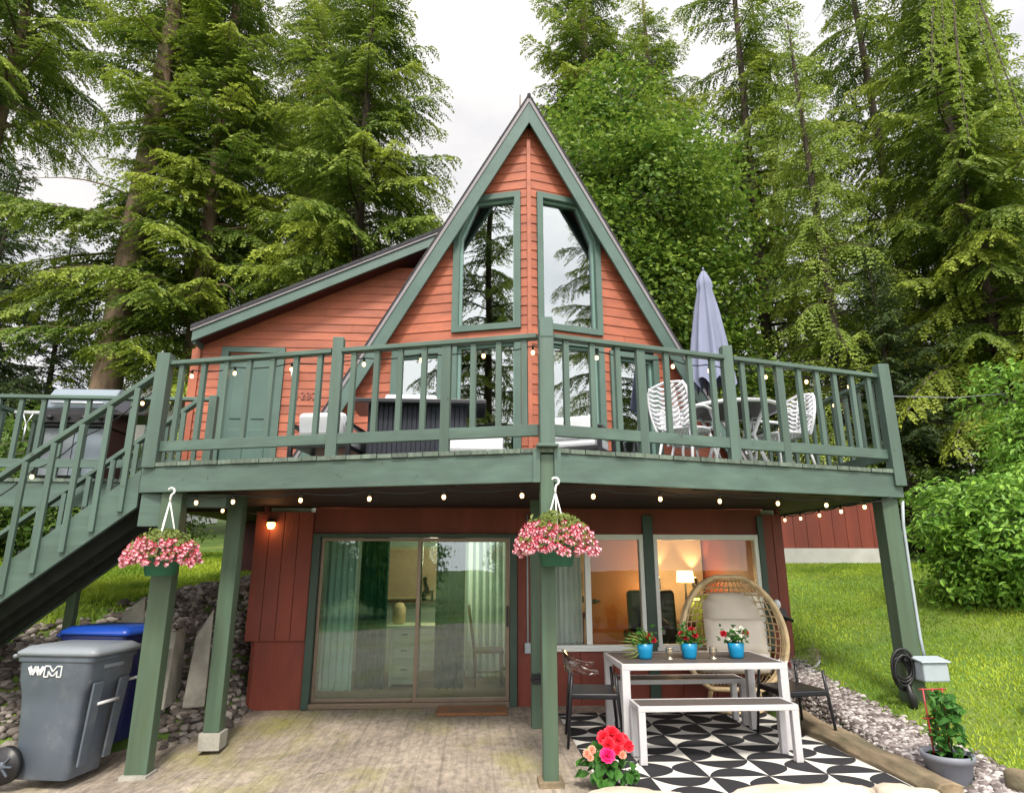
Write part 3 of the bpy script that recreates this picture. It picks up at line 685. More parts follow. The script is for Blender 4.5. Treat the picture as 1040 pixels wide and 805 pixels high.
for s_ in (-.38,.38):
    mb=MB(); mb.box((2.72+s_,9.7,.42),(.12,.7,.5)); mb.build('armrest',M['black'],ac,.04)
pw=thing('pillow','dark pillow with a pale cross on the armchair','pillow',(2.65,9.6,.5))
mb=MB(); mb.ell((2.62,9.5,.68),(.24,.08,.21)); mb.build('cushion',M['navywick'],pw)
mb=MB(); mb.box((2.62,9.415,.68),(.24,.02,.06)); mb.box((2.62,9.412,.68),(.06,.02,.24)); mb.build('cross_motif',M['white'],pw)
# ------------------------------------------------------------------ deck
DZ=2.55; XL,XR=-3.2,4.44
def vy(x): return 5.30+.283*abs(x-.62)
deck=thing('deck','green painted raised deck with V-shaped front wrapping the cabin','deck',(.62,7,0))
mb=MB(); x=-9.4
while x<XR-.02:
    e=min(x+.14,XR); j=rnd.uniform(-.008,.008)
    def yf(xx): return (vy(xx) if xx>XL-.001 else 7.62)-.022
    def yb(xx):
        if xx<-2.0: return WYY-.03
        return wy(xx-CX)-.03 if abs(xx-CX)<2.6 else 9.6
    x0,x1=x+.003,e-.003; xm=(x+e)/2
    a0,a1=(yf(x0),yf(x1)) if xm>XL else (7.598,7.598)
    b=min(yb(x0),yb(x1)) if xm>-6 or True else 9
    z0,z1=DZ-.038,DZ+rnd.uniform(-.002,.002)
    mb.hexa([(x0,a0+j,z0),(x1,a1+j,z0),(x1,b,z0),(x0,b,z0),(x0,a0+j,z1),(x1,a1+j,z1),(x1,b,z1),(x0,b,z1)])
    x=e
mb.build('decking',M['deckgrey'],deck)
def fasc(p0,p1,z0,z1,t=.045,m=None,name='fascia_board'):
    mb=MB(); p0=V3(*p0,0);p1=V3(*p1,0); d=unit(p1-p0); n=V3(-d[1],d[0],0)
    q=[p0,p1,p1+n*t,p0+n*t]; mb.hexa([(p[0],p[1],z0) for p in q]+[(p[0],p[1],z1) for p in q])
    return mb.build(name,m or M['green'],deck,.005)
ZF0,ZF1=2.265,2.510
fasc((XL,vy(XL)),(.565,vy(.565)),ZF0,ZF1); fasc((.675,vy(.675)),(XR,vy(XR)),ZF0,ZF1)
fasc((XR,vy(XR)+.05),(XR,9.6),ZF0,ZF1); fasc((XL+.045,7.6),(XL+.045,vy(XL)+.05),ZF0,ZF1)
fasc((-9.4,7.62),(XL-.01,7.62),2.23,ZF1)
mb=MB()   # centre corner brackets
for s_ in (-1,1):
    d=V3(s_*CT,ST,0); p=V3(.62+s_*.06,vy(.68),0)
    q=[p,p+d*.06,p+d*.06+V3(0,-.02,0),p+V3(0,-.02,0)]
    q=q if s_<0 else q[::-1]
    mb.hexa([(a[0],a[1]-.004,2.262) for a in q]+[(a[0],a[1]-.004,2.548) for a in q])
mb.build('corner_bracket',M['green'],deck)
# dark red ceiling boards and joists under the deck
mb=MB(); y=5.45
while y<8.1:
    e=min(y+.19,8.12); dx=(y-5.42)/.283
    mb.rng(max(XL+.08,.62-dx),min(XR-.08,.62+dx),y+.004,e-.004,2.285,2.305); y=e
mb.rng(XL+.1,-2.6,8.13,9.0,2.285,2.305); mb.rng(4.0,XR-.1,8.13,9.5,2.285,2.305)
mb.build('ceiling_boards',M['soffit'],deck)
# support posts
def post(x,y,z0,z1,w,m,name='support_post',w2=None):
    mb=MB(); mb.rng(x-w/2,x+w/2,y-(w2 or w)/2,y+(w2 or w)/2,z0,z1); return mb.build(name,m,deck,.006)
def base_plate(p,x,y,z,w,m,h=.03):
    mb=MB(); mb.rng(x-w/2,x+w/2,y-w/2,y+w/2,z,z+h); b=mb.build('post_base',m,None,.004); put(b,p)
p=post(.62,5.37,.03,2.50,.115,M['green_post']); base_plate(p,.62,5.37,-.01,.19,M['timber'],.05)
pl_=post(-2.87,6.42,-.165,2.28,.19,M['green_post'],w2=.14); base_plate(pl_,-2.87,6.42,-.20,.23,M['concrete'],.045)
pb_=post(-2.44,6.9,.06,2.29,.15,M['green_post']); base_plate(pb_,-2.44,6.9,-.09,.20,M['concrete'],.15)
pc_=post(.68,7.1,.0,2.29,.095,M['green_post']); 
mb=MB(); mb.rng(.63,.73,7.035,7.049,.42,.52); mb.tube([(.62,7.03,.47),(.72,7.03,.49)],.014,6); put(mb.build('latch',M['black']),pc_)
pr_=post(4.30,6.50,.15,2.27,.17,M['green_post'])
mb=MB(); mb.rng(XL+.06,-2.4,6.46,6.60,2.14,2.264); mb.build('beam',M['green'],deck,.005)
mb=MB(); mb.rng(-3.18,-2.98,6.40,6.48,1.95,2.262); mb.build('beam',M['green'],deck,.005)
# railing
RT=3.585
def vpt(x,ins=.0): return (x,vy(x)+ins)
def rpost(x,y,z0,z1,w=.10,name='railing_post'):
    mb=MB(); mb.rng(x-w/2,x+w/2,y-w/2,y+w/2,z0,z1); return mb.build(name,M['green_z'],deck,.006)
rpost(-3.12,vy(-3.12)+.02,2.5,3.66,.125); rpost(-1.30,vy(-1.3)+.055,2.53,3.70)
rpost(.62,5.29,2.56,3.68,.125); rpost(2.48,vy(2.48)+.055,2.53,3.69); rpost(4.39,vy(4.39)+.01,2.38,3.69,.12)
mb=MB(); mb.rng(.53,.71,5.215,5.37,2.551,2.575); mb.build('post_collar',M['green'],deck,.004)
mb=MB(); mb.rng(.565,.675,5.222,5.226,3.52,3.70); mb.build('post_plate',M['fascia'],deck)
def rail(p0,p1,n,z_top=RT,first=.5,wide=()):
    p0=V3(*p0);p1=V3(*p1)
    mb=MB(); mb.beam(p0+V3(0,0,z_top-.02),p1+V3(0,0,z_top-.02),.095,.042); mb.build('top_rail',M['green'],deck,.005)
    mb=MB(); mb.beam(p0+V3(0,0,DZ+.165),p1+V3(0,0,DZ+.165),.045,.10); mb.build('bottom_rail',M['green'],deck,.004)
    d=unit(p1-p0); nrm=V3(-d[1],d[0],0)
    for i in range(n):
        t=(i+first)/n if first==.5 else (i+1)/(n+1)
        q=p0+(p1-p0)*t
        if i in wide:
            mb=MB(); mb.beam(q-d*.02+V3(0,0,DZ),q-d*.02+V3(0,0,z_top-.042),.085,.05,up=tuple(nrm)); 
        else:
            mb=MB(); mb.beam(q+V3(0,0,DZ+.216),q+V3(0,0,z_top-.042),.05,.04,up=tuple(nrm)); 
        mb.build('baluster',M['green_z'],deck)
ins=.05
rail((*vpt(-3.055,ins),0),(*vpt(-1.35,ins),0),7)
rail((*vpt(-1.25,ins),0),(*vpt(.555,ins),0),8,wide=(4,))
rail((*vpt(.685,ins),0),(*vpt(2.43,ins),0),7,wide=(3,))
rail((*vpt(2.53,ins),0),(*vpt(4.33,ins),0),8,wide=(2,))
rail((4.39,vy(4.39)+.1,0),(4.39,9.5,0),12)
# rail of the level landing behind the stairs
PR=3.535
rpost(-3.12,7.66,2.5,3.56,.09)
p0=V3(-9.4,7.66,0);p1=V3(-3.16,7.66,0)
mb=MB(); mb.beam(p0+V3(0,0,PR-.02),p1+V3(0,0,PR-.02),.095,.042); mb.build('top_rail',M['green'],deck,.005)
mb=MB(); mb.beam(p0+V3(0,0,2.73),p1+V3(0,0,2.73),.045,.10); mb.build('bottom_rail',M['green'],deck,.004)
for i in range(14):
    x=-3.28-.255*i; mb=MB(); mb.rng(x-.025,x+.025,7.64,7.68,2.52,PR-.042); mb.build('baluster',M['green_z'],deck)
for x in (-5.95,-8.2): rpost(x,7.68,0.4,3.50,.1)
mb=MB(); mb.beam((-5.95,7.7,PR-.02),(-5.95,9.0,PR-.02),.095,.042); mb.build('top_rail',M['green'],deck,.005)
for i in range(4):
    mb=MB(); mb.rng(-5.97,-5.93,7.95+.3*i,8.0+.3*i,DZ,PR-.042); mb.build('baluster',M['green_z'],deck)
rpost(-5.95,9.05,DZ,3.55,.1)
mb=MB(); mb.beam((-5.9,9.05,PR-.02),(-4.1,9.05,PR-.02),.095,.042); mb.build('top_rail',M['green'],deck,.005)
for i in range(6):
    mb=MB(); mb.rng(-5.65+.27*i,-5.60+.27*i,9.03,9.07,DZ,PR-.042); mb.build('baluster',M['green_z'],deck)

# ------------------------------------------------------------------ stairs
st=thing('staircase','green wooden staircase with dark underside coming down left from the deck','staircase',(-4.8,7,0))
SS=.80; Y0,Y1=6.42,7.48; xs0=-3.22; xend=-6.35
def sz(x,zt): return zt+SS*(x-xs0)     # x decreasing -> down
for y,nm in ((Y0,0),(Y1,1)):
    zt=2.50; h=.37
    mb=MB(); q=[(xs0,y,zt),(xs0,y,zt-h),(xend,y,sz(xend,zt-h)),(xend,y,sz(xend,zt))]
    mb.prism(q if nm==0 else q,(0,.045,0)); mb.build('stringer',M['green'],st,.005)
    top=3.46; p0=V3(xs0+.04,y+.02,sz(xs0+.04,top)); p1=V3(xend,y+.02,sz(xend,top))
    mb=MB(); mb.beam(p0,p1,.09,.045); mb.build('handrail',M['green'],st,.005)
    for i in range(13):
        x=xs0-.14-.235*i
        mb=MB(); mb.rng(x-.025,x+.025,y-.035,y-.001,sz(x,zt-.30 if nm==0 else zt-.1),sz(x,top)-.04); mb.build('baluster',M['green_z'],st)
    mb=MB(); mb.rng(xend-.05,xend+.05,y-.03,y+.07,-.1,sz(xend,top)+.05); mb.build('newel_post',M['green'],st,.005)
n=13; rise=.205; run=rise/SS
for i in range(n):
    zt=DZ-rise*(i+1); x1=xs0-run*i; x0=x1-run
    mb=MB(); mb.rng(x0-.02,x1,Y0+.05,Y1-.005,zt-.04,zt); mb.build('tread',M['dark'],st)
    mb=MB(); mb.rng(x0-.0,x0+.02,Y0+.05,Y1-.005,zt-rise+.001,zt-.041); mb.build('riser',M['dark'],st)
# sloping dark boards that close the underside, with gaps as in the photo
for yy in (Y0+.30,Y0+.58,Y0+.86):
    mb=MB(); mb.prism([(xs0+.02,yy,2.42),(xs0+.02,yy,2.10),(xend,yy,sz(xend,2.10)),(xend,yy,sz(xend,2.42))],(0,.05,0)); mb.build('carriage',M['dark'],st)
mb=MB(); mb.rng(-4.28,-4.19,7.38,7.47,.35,1.40); mb.build('stair_post',M['green_post'],st,.005)

# ------------------------------------------------------------------ string lights
def string(name,label,pts,bulbs,drop=.05,loc=None):
    t=thing(name,label,'string lights',pts[0],'warm bulb string lights')
    mb=MB(); mb.tube(pts,.006,5); mb.build('wire',M['wire'],t)
    for b in bulbs:
        b=np.array(b,float)
        s=MB(); s.tube([b,b-V3(0,0,drop)],.011,6); so=s.build('socket',M['wire'],t)
        g=MB(); g.lathe([(.0,-.040),(.012,-.036),(.018,-.020),(.015,-.004),(.008,.004)],tuple(b-V3(0,0,drop)),8); g.build('bulb',M['bulb'],t)
    return t
def sag(pts,per=3,dz=.03):
    out=[]
    for a,b in zip(pts[:-1],pts[1:]):
        a=np.array(a,float);b=np.array(b,float)
        for k in range(per):
            t=k/per; p=a+(b-a)*t; p[2]-=dz*4*t*(1-t); out.append(p)
    out.append(np.array(pts[-1],float)); return out
fb=[(-2.62,vy(-2.62)+.09,2.235),(-2.24,vy(-2.24)+.09,2.235),(-1.57,vy(-1.57)+.09,2.235),(-.92,vy(-.92)+.09,2.235),(-.25,vy(-.25)+.09,2.235),(.42,vy(.42)+.12,2.235),(1.04,vy(1.04)+.09,2.235),(1.68,vy(1.68)+.09,2.235),(2.29,vy(2.29)+.09,2.235),(2.93,vy(2.93)+.09,2.235),(3.5,vy(3.5)+.09,2.235)]
string('string_lights','string of warm bulbs hung behind the front edge under the deck',sag([(-2.95,vy(-2.95)+.09,2.25)]+fb+[(4.2,vy(4.2)+.1,2.25)]),fb)
rb=[(4.0,6.38,2.235),(4.08,6.95,2.235),(4.13,7.5,2.235),(4.18,8.05,2.235),(4.12,8.35,2.235)]
string('string_lights','short string of warm bulbs under the right side of the deck',sag([(4.2,6.2,2.25)]+rb+[(4.0,8.5,2.25)]),rb)
lb=[(-2.66,6.65,2.235),(-2.72,7.25,2.235),(-2.72,7.75,2.235)]
string('string_lights','three warm bulbs running back under the left end of the deck',sag([(-2.7,6.45,2.25)]+lb+[(-2.5,8.05,2.2)]),lb)
def railp(x): return (x,vy(x)+.105,3.50)
rbx=[-2.85,-2.38,-1.78,-1.05,-.5,.08,.52,1.12,1.9,2.3,2.95,3.45,4.0]
string('string_lights','string of warm bulbs along the inside of the front deck railing',sag([railp(-3.0)]+[railp(x) for x in rbx]+[railp(4.3)]),[railp(x) for x in rbx],.045)
sb=[(4.31,7.2,3.5),(4.31,7.9,3.5),(4.31,8.6,3.5)]
string('string_lights','string of warm bulbs along the right side railing of the deck',sag([(4.31,6.5,3.5)]+sb+[(4.31,9.3,3.5)]),sb,.04)
hb=[(x,Y0+.1,sz(x,3.36)) for x in (-3.36,-3.9,-4.3,-4.8)]
string('string_lights','string of warm bulbs down the near stair handrail',sag([(-3.25,Y0+.1,sz(-3.25,3.4))]+hb+[(-5.2,Y0+.1,sz(-5.2,3.36))],3,.05),hb,.05)
# amber lamp on the wall under the deck
wl=thing('porch_light','small amber porch lamp at the top of the red wall under the deck','lamp',(-2.42,8.0,2.1))
mb=MB(); mb.lathe([(.04,.07),(.055,.05),(.055,.03)],(-2.42,8.02,2.06),12); mb.build('cap',M['black'],wl)
mb=MB(); mb.lathe([(.0,-.05),(.035,-.04),(.05,0),(.045,.03)],(-2.42,8.02,2.06),12); mb.build('globe',mat('amber lamp glass',(.9,.5,.15),.3,.02,5,emit=(1,.45,.12,6)),wl)
l=bpy.data.lights.new('porch_glow','POINT'); l.energy=.7; l.color=(1,.5,.2); l.shadow_soft_size=.05
o=bpy.data.objects.new('porch_glow',l); COL.objects.link(o); o.location=(-2.42,7.94,2.0); put(o,wl)
# ------------------------------------------------------------------ deck furniture
def cushion(mb,c,d,rx=0,rz=0): mb.box(c,d,rx=rx,rz=rz)
bt=thing('bar_table','navy slatted box table with dark overhanging top on the deck','table',(-.6,6.9,DZ))
mb=MB(); mb.rng(-1.31,.13,6.55,7.25,DZ+.69,DZ+.735); mb.build('tabletop',M['darktop'],bt,.006)
mb=MB()
x=-1.10
while x<-.11:
    mb.rng(x,x+.042,6.68,6.70,DZ+.03,DZ+.688); x+=.05
y=6.70
while y<7.08:
    mb.rng(-1.12,-1.10,y,y+.042,DZ+.03,DZ+.688); mb.rng(-.10,-.08,y,y+.042,DZ+.03,DZ+.688); y+=.05
mb.rng(-1.099,-.101,6.705,7.10,DZ+.005,DZ+.685); mb.build('body',M['navywick'],bt)
def lounge(x,y,rz,lab):
    t=thing('lounge_chair',lab,'chair',(0,0,0),'white cushioned deck chairs'); b='seat'
    mb=MB(); mb.box((0,0,.29),(.50,.52,.12)); mb.build('seat',M['white'],t,.035)
    mb=MB(); mb.box((0,.24,.43),(.48,.13,.24),rx=-.16); mb.build('backrest',M['white'],t,.04)
    for s_ in (-1,1):
        mb=MB(); mb.rng(s_*.30-.03,s_*.30+.03,-.30,.34,.40,.435); mb.build('armrest',M['blackmetal'],t,.008)
        for yy in (-.27,.30):
            mb=MB(); mb.rng(s_*.30-.022,s_*.30+.022,yy-.022,yy+.022,0,.40); mb.build('leg',M['blackmetal'],t,.004)
    mb=MB(); mb.rng(-.28,.28,-.26,.28,.185,.228); mb.build('seat_frame',M['blackmetal'],t,.005)
    t.location=(x,y,DZ+.001); t.rotation_euler=(0,0,rz); return t
lounge(-1.50,6.75,math.pi*.95,'white cushioned chair at the left end of the navy table')
ot=thing('ottoman','white cushioned ottoman at the right end of the navy table','ottoman',(.06,6.55,DZ))
mb=MB(); mb.rng(-.26,.30,6.35,6.75,DZ+.14,DZ+.36); mb.build('cushion',M['white'],ot,.035)
for a in (-.22,.26):
    for b in (6.40,6.70):
        mb=MB(); mb.rng(a-.02,a+.02,b-.02,b+.02,DZ,DZ+.139); mb.build('leg',M['blackmetal'],ot)
lounge(1.15,6.75,math.pi*.85,'white cushioned chair just right of the central railing post')
mb=MB(); mb.box((-.75,7.45,DZ+.86),(.62,.1,.30),rx=-.15); mb.box((-.75,7.30,DZ+.42),(.98,.5,.14))
ts=thing('deck_sofa','white cushioned sofa behind the navy table','sofa',(-.75,7.4,DZ)); mb.build('cushions',M['white'],ts,.04)
mb=MB(); mb.rng(-1.27,-.23,7.05,7.52,DZ+.22,DZ+.345)
for a in (-1.25,-.27):
    for b in (7.08,7.49): mb.rng(a-.02,a+.02,b-.02,b+.02,DZ,DZ+.22)
mb.build('frame',M['blackmetal'],ts,.005)

# round table, cast chairs
rt=thing('round_table','round white rimmed patio table with dark woven top on the deck','table',(2.86,6.78,DZ))
mb=MB(); mb.lathe([(0,.70),(.50,.70),(.50,.715),(0,.715)],(2.86,6.78,DZ),36,smooth=False); mb.build('tabletop',mat('dark woven table top',(.10,.10,.11),.6,.4,30,(1,10,1),.3),rt)
mb=MB(); mb.tube([(2.86+.51*math.cos(a),6.78+.51*math.sin(a),DZ+.705) for a in np.linspace(0,2*math.pi,40,False)],.022,8,closed=True); mb.build('rim',M['castalu'],rt)
for k in range(4):
    a=k*math.pi/2+.6; c,s_=math.cos(a),math.sin(a)
    mb=MB(); mb.tube([(2.86+.40*c,6.78+.40*s_,DZ+.69),(2.86+.25*c,6.78+.25*s_,DZ+.40),(2.86+.40*c,6.78+.40*s_,DZ)],.02,8); mb.build('leg',M['castalu'],rt)
def castchair(x,y,rz,lab):
    """white cast chair: pierced leaf-pattern back and seat"""
    t=thing('cast_chair',lab,'chair',(0,0,0),'white cast aluminium patio chairs')
    def outline(u): # half width at height u 0..1
        return .16+.10*math.sin(math.pi*min(u*.62+.18,1))
    mb=MB()
    pts=[]
    for i in range(21):
        u=i/20; pts.append((-outline(u)*(1 if u<.86 else math.sqrt(max(0,1-((u-.86)/.14)**2))*.9+.1),.21+.10*u,.42+.50*u))
    rim=pts+[(-p[0],p[1],p[2]) for p in reversed(pts)]
    mb.tube(rim,.016,6); mb.build('back_frame',M['castalu'],t)
    mb=MB()
    for i in range(9):
        u=.06+.1*i; w=outline(u)*.95
        for s_ in (-1,1):
            for q in (0,.5):
                a=V3(s_*w*q,.21+.10*u,.42+.5*u); b=V3(s_*w*(q+.5),.21+.10*min(u+.09,1),.42+.5*min(u+.09,1))
                mid=(a+b)/2+V3(0,0,-.02); mb.tube([a,mid,b],[.012,.02,.012],6)
    mb.tube([(0,.21,.42),(0,.31,.91)],.013,6); mb.build('back_lattice',M['castalu'],t)
    mb=MB(); mb.tube([(.24*math.cos(a),.24*math.sin(a),.43) for a in np.linspace(0,2*math.pi,28,False)],.016,6,closed=True)
    for i in range(-4,5):
        xx=i*.052; w=math.sqrt(.24**2-xx*xx)
        mb.tube([(xx,-w,.43),(xx+.025,0,.435),(xx,w,.43)],.012,5); mb.tube([(-w,xx,.432),(w,xx,.432)],.008,5)
    mb.build('seat',M['castalu'],t)
    for sx in (-1,1):
        for sy in (-1,1):
            mb=MB(); mb.tube([(sx*.17,sy*.17,.42),(sx*.20,sy*.19,.25),(sx*.23,sy*.24,0)],.015,7); mb.build('leg',M['castalu'],t)
        mb=MB(); mb.tube([(sx*.22,.24,.64),(sx*.27,.05,.66),(sx*.27,-.14,.64),(sx*.22,-.17,.43)],.016,7); mb.build('armrest',M['castalu'],t)
    t.location=(x,y,DZ+.001); t.rotation_euler=(0,0,rz); return t
castchair(2.28,6.62,R(125),'white cast patio chair with pierced back, left of the round table')
castchair(3.42,6.82,R(-75),'white cast patio chair with pierced back, right of the round table')
castchair(2.62,7.35,R(20),'white cast patio chair tucked behind the round table')

# closed umbrella
um=thing('patio_umbrella','closed lilac grey patio umbrella standing behind the round table','umbrella',(2.86,7.25,DZ))
prof=[(1.13,.235,.05),(1.35,.215,.045),(1.7,.175,.035),(2.1,.125,.022),(2.38,.075,.012),(2.42,.088,.012),(2.50,.075,.01),(2.58,.045,.004),(2.64,.012,0)]
vs=[];fs=[];n=64
for z,r,a in prof:
    for j in range(n):
        t=2*math.pi*j/n; rr=r+a*math.cos(8*t+.6*z)+.35*a*math.cos(16*t+1+z)
        vs.append((2.86+rr*math.cos(t),7.25+rr*math.sin(t),DZ+z+(.05*math.cos(8*t) if z<1.2 else 0)))
for i in range(len(prof)-1):
    for j in range(n): fs.append((i*n+j,i*n+(j+1)%n,(i+1)*n+(j+1)%n,(i+1)*n+j))
mb=MB(); mb.add(vs,fs,0,True); mb.build('canopy',M['lilac'],um)
mb=MB(); mb.tube([(2.86,7.25,DZ),(2.86,7.25,DZ+2.64)],.022,10); mb.build('pole',M['blackmetal'],um)
mb=MB(); mb.ell((2.86,7.25,DZ+2.66),(.012,.012,.02)); mb.build('finial',M['lilac'],um)
mb=MB(); mb.lathe([(.22,0),(.22,.04),(.05,.07),(.03,.25)],(2.86,7.25,DZ),20); mb.build('base',M['blackmetal'],um)
mb=MB()
for k in range(8):
    a=k*math.pi/4; mb.tube([(2.86+.17*math.cos(a),7.25+.17*math.sin(a),DZ+1.25),(2.86+.19*math.cos(a),7.25+.19*math.sin(a),DZ+1.05)],.009,5)
mb.tube([(2.98,7.1,DZ+1.15),(3.05,7.08,DZ+1.05),(3.0,7.08,DZ+.98)],.02,6); mb.build('rib_tips',M['black'],um)

# barbecue on the landing
g=thing('gas_grill','grey lidded gas grill on the landing behind the stairs','grill',(-5.25,8.45,DZ))
mb=MB(); mb.prism([(-5.65,8.1,DZ+.93),(-5.65,8.1,DZ+1.05),(-5.65,8.22,DZ+1.22),(-5.65,8.5,DZ+1.27),(-5.65,8.68,DZ+1.15),(-5.65,8.7,DZ+.93)],(.82,0,0)); mb.build('lid',M['grill_lid'],g,.02)
mb=MB(); mb.rng(-5.66,-4.82,8.08,8.7,DZ+.70,DZ+.925); mb.build('firebox',M['black'],g,.01)
mb=MB(); mb.rng(-5.65,-4.83,8.02,8.079,DZ+.74,DZ+.86); cp=mb.build('control_panel',M['black'],g,.006)
mb=MB()
for k in range(4): mb.tube([(-5.5+.2*k,8.02,DZ+.8),(-5.5+.2*k,7.98,DZ+.8)],.028,10)
put(mb.build('knobs',M['black']),cp)
mb=MB(); mb.tube([(-5.55,8.06,DZ+1.0),(-4.93,8.06,DZ+1.0)],.016,8); mb.build('handle',M['steel'],g)
for x0,x1,nm in ((-6.0,-5.67,'l'),(-4.81,-4.42,'r')):
    mb=MB(); mb.rng(x0,x1,8.1,8.6,DZ+.86,DZ+.90); mb.build('side_shelf',M['steel'] if nm=='l' else M['black'],g,.006)
mb=MB(); mb.rng(-5.6,-5.25,8.12,8.15,DZ+.1,DZ+.69); mb.build('cabinet_door',M['bin_lid'],g,.005)
mb=MB(); mb.rng(-5.24,-4.88,8.12,8.15,DZ+.1,DZ+.69); mb.build('cabinet_door',M['grill_lid'],g,.005)
mb=MB(); mb.rng(-5.62,-4.86,8.152,8.66,DZ+.08,DZ+.695); mb.build('cabinet',M['black'],g)
mb=MB()
for a in (-5.58,-4.9):
    for b in (8.18,8.62): mb.lathe([(.03,0),(.03,.07)],(a,b,DZ),8)
mb.build('casters',M['black'],g)
tg=thing('grill_tongs','pale Y-shaped grill tongs hanging from the grill side shelf','tongs',(-5.8,8.05,DZ+.6))
mb=MB(); mb.tube([(-5.86,8.06,DZ+.85),(-5.80,8.06,DZ+.72),(-5.74,8.06,DZ+.85)],.01,6); mb.tube([(-5.80,8.06,DZ+.72),(-5.80,8.06,DZ+.5)],.012,6); mb.build('tongs_body',M['steel'],tg)

for o_ in (g,tg): o_.location.x+=.30
# ------------------------------------------------------------------ wheelie bins
def bin_(name,lab,x,y,rz,z,mb_,ml,logo):
    t=thing(name,lab,'bin',(0,0,0)); 
    w0,w1,d0,d1,h=.46,.60,.52,.72,1.0
    mb=MB()
    def ring(w,d,z,yo=0,r=.05):
        o=[]
        for cx,cy,a0 in ((1,-1,-90),(1,1,0),(-1,1,90),(-1,-1,180)):
            for k in range(4):
                a=R(a0+30*k); o.append((cx*(w/2-r)+r*math.cos(a),cy*(d/2-r)+r*math.sin(a)+yo,z))
        return o
    lv=[(.42,.50,.02,.04),(.44,.53,.30,.035),(.475,.57,.60,.03),(.50,.60,.70,.02),(w1-.03,d1-.06,.80,-.005),(w1-.02,d1-.04,.95,0),(w1,d1,.955,0),(w1,d1,1.0,0)]
    vs=[];fs=[]
    for w,d,z_,yo in lv: vs+=ring(w,d,z_,yo)
    n=16
    for i in range(len(lv)-1):
        for j in range(n): fs.append((i*n+j,i*n+(j+1)%n,(i+1)*n+(j+1)%n,(i+1)*n+j))
    fs.append(tuple(range(n-1,-1,-1))); fs.append(tuple(range((len(lv)-1)*n,len(lv)*n)))
    mb.add(vs,fs,0,True); body=mb.build('body',mb_,t); 
    sm=body.modifiers.new('edge','BEVEL'); sm.width=.008; sm.segments=2; sm.limit_method='ANGLE'; sm.angle_limit=R(35)
    # lifting recess, grab bar and small plates on the front
    mb=MB()
    for s_ in (-1,1): mb.prism([(s_*.10,-.335,.78),(s_*.10,-.27,.12),(s_*.19,-.27,.12),(s_*.22,-.335,.78)],(0,-.02,0))
    put(mb.build('front_rib',mb_,None,.006),body)
    mb=MB(); mb.tube([(-.13,-.335,.60),(.13,-.335,.60)],.014,8); put(mb.build('grab_bar',M['decal']),body)
    mb=MB(); mb.rng(-.12,.12,-.349,-.340,.885,.915); put(mb.build('name_plate',M['bin_lid']),body)
    mb=MB(); r0=ring(w1+.03,d1+.05,1.003,-.01,.06); r1=ring(w1+.03,d1+.05,1.035,-.01,.06); r2=ring(w1-.08,d1-.06,1.075,-.01,.06)
    vs=r0+r1+r2; fs=[]
    for i in range(2):
        for j in range(n): fs.append((i*n+j,i*n+(j+1)%n,(i+1)*n+(j+1)%n,(i+1)*n+j))
    fs.append(tuple(range(n-1,-1,-1))); fs.append(tuple(range(2*n,3*n))); mb.add(vs,fs,0,True); 
    mb.tube([(-.25,d1/2+.06,.99),(.25,d1/2+.06,.99)],.018,8); mb.build('lid',ml,t)
    for s_ in (-1,1):
        wob=MB(); cx=s_*.285; cy=.30
        wob.tube([(cx-.03,cy,.145),(cx+.03,cy,.145)],.145,28); wo=wob.build('wheel',M['black'],t)
        hb=MB(); 
        hb.tube([(cx-.036,cy,.145),(cx+.036,cy,.145)],.035,14)
        for k in range(8):
            a=k*math.pi/4; hb.beam((cx+s_*.033,cy+.03*math.cos(a),.145+.03*math.sin(a)),(cx+s_*.033,cy+.10*math.cos(a),.145+.10*math.sin(a)),.02,.012)
        put(hb.build('hub',M['bin_grey']),wo)
    if logo:
        # outlined block W and M on the front
        lm=MB(); yy=-.2935
        def stroke(pts,w):
            for a,b in zip(pts[:-1],pts[1:]): lm.beam((yy,-1.25*a[0]+.05,a[1]),(yy,-1.25*b[0]+.05,b[1]),w,.006,up=(-1,0,0))
        zt,zb=.915,.845
        stroke([(-.135,zt),(-.108,zb+.008)],.032); stroke([(-.108,zb+.008),(-.082,zt)],.030); stroke([(-.082,zt),(-.055,zb+.008)],.030); stroke([(-.055,zb+.008),(-.03,zt)],.032)
        MO=[(0,0),(0,1),(.28,1),(.5,.48),(.72,1),(1,1),(1,0),(.76,0),(.76,.55),(.58,.12),(.42,.12),(.24,.55),(.24,0),(0,0)]
        stroke([(-.018+.125*u,zb-.008+.085*v) for u,v in MO],.010)
        put(lm.build('logo',M['decal']),body)
    t.location=(x,y,z); t.rotation_euler=(0,0,rz); return t
bin_('wheelie_bin','grey wheelie bin with white WM letters on its front',-3.52,6.42,R(90-10),-.165,M['bin_grey'],M['bin_lid'],True)
bin_('wheelie_bin','dark blue wheelie bin half hidden behind the green post',-3.56,7.05,R(90-14),-.06,M['bin_blue'],M['bin_bluelid'],False)

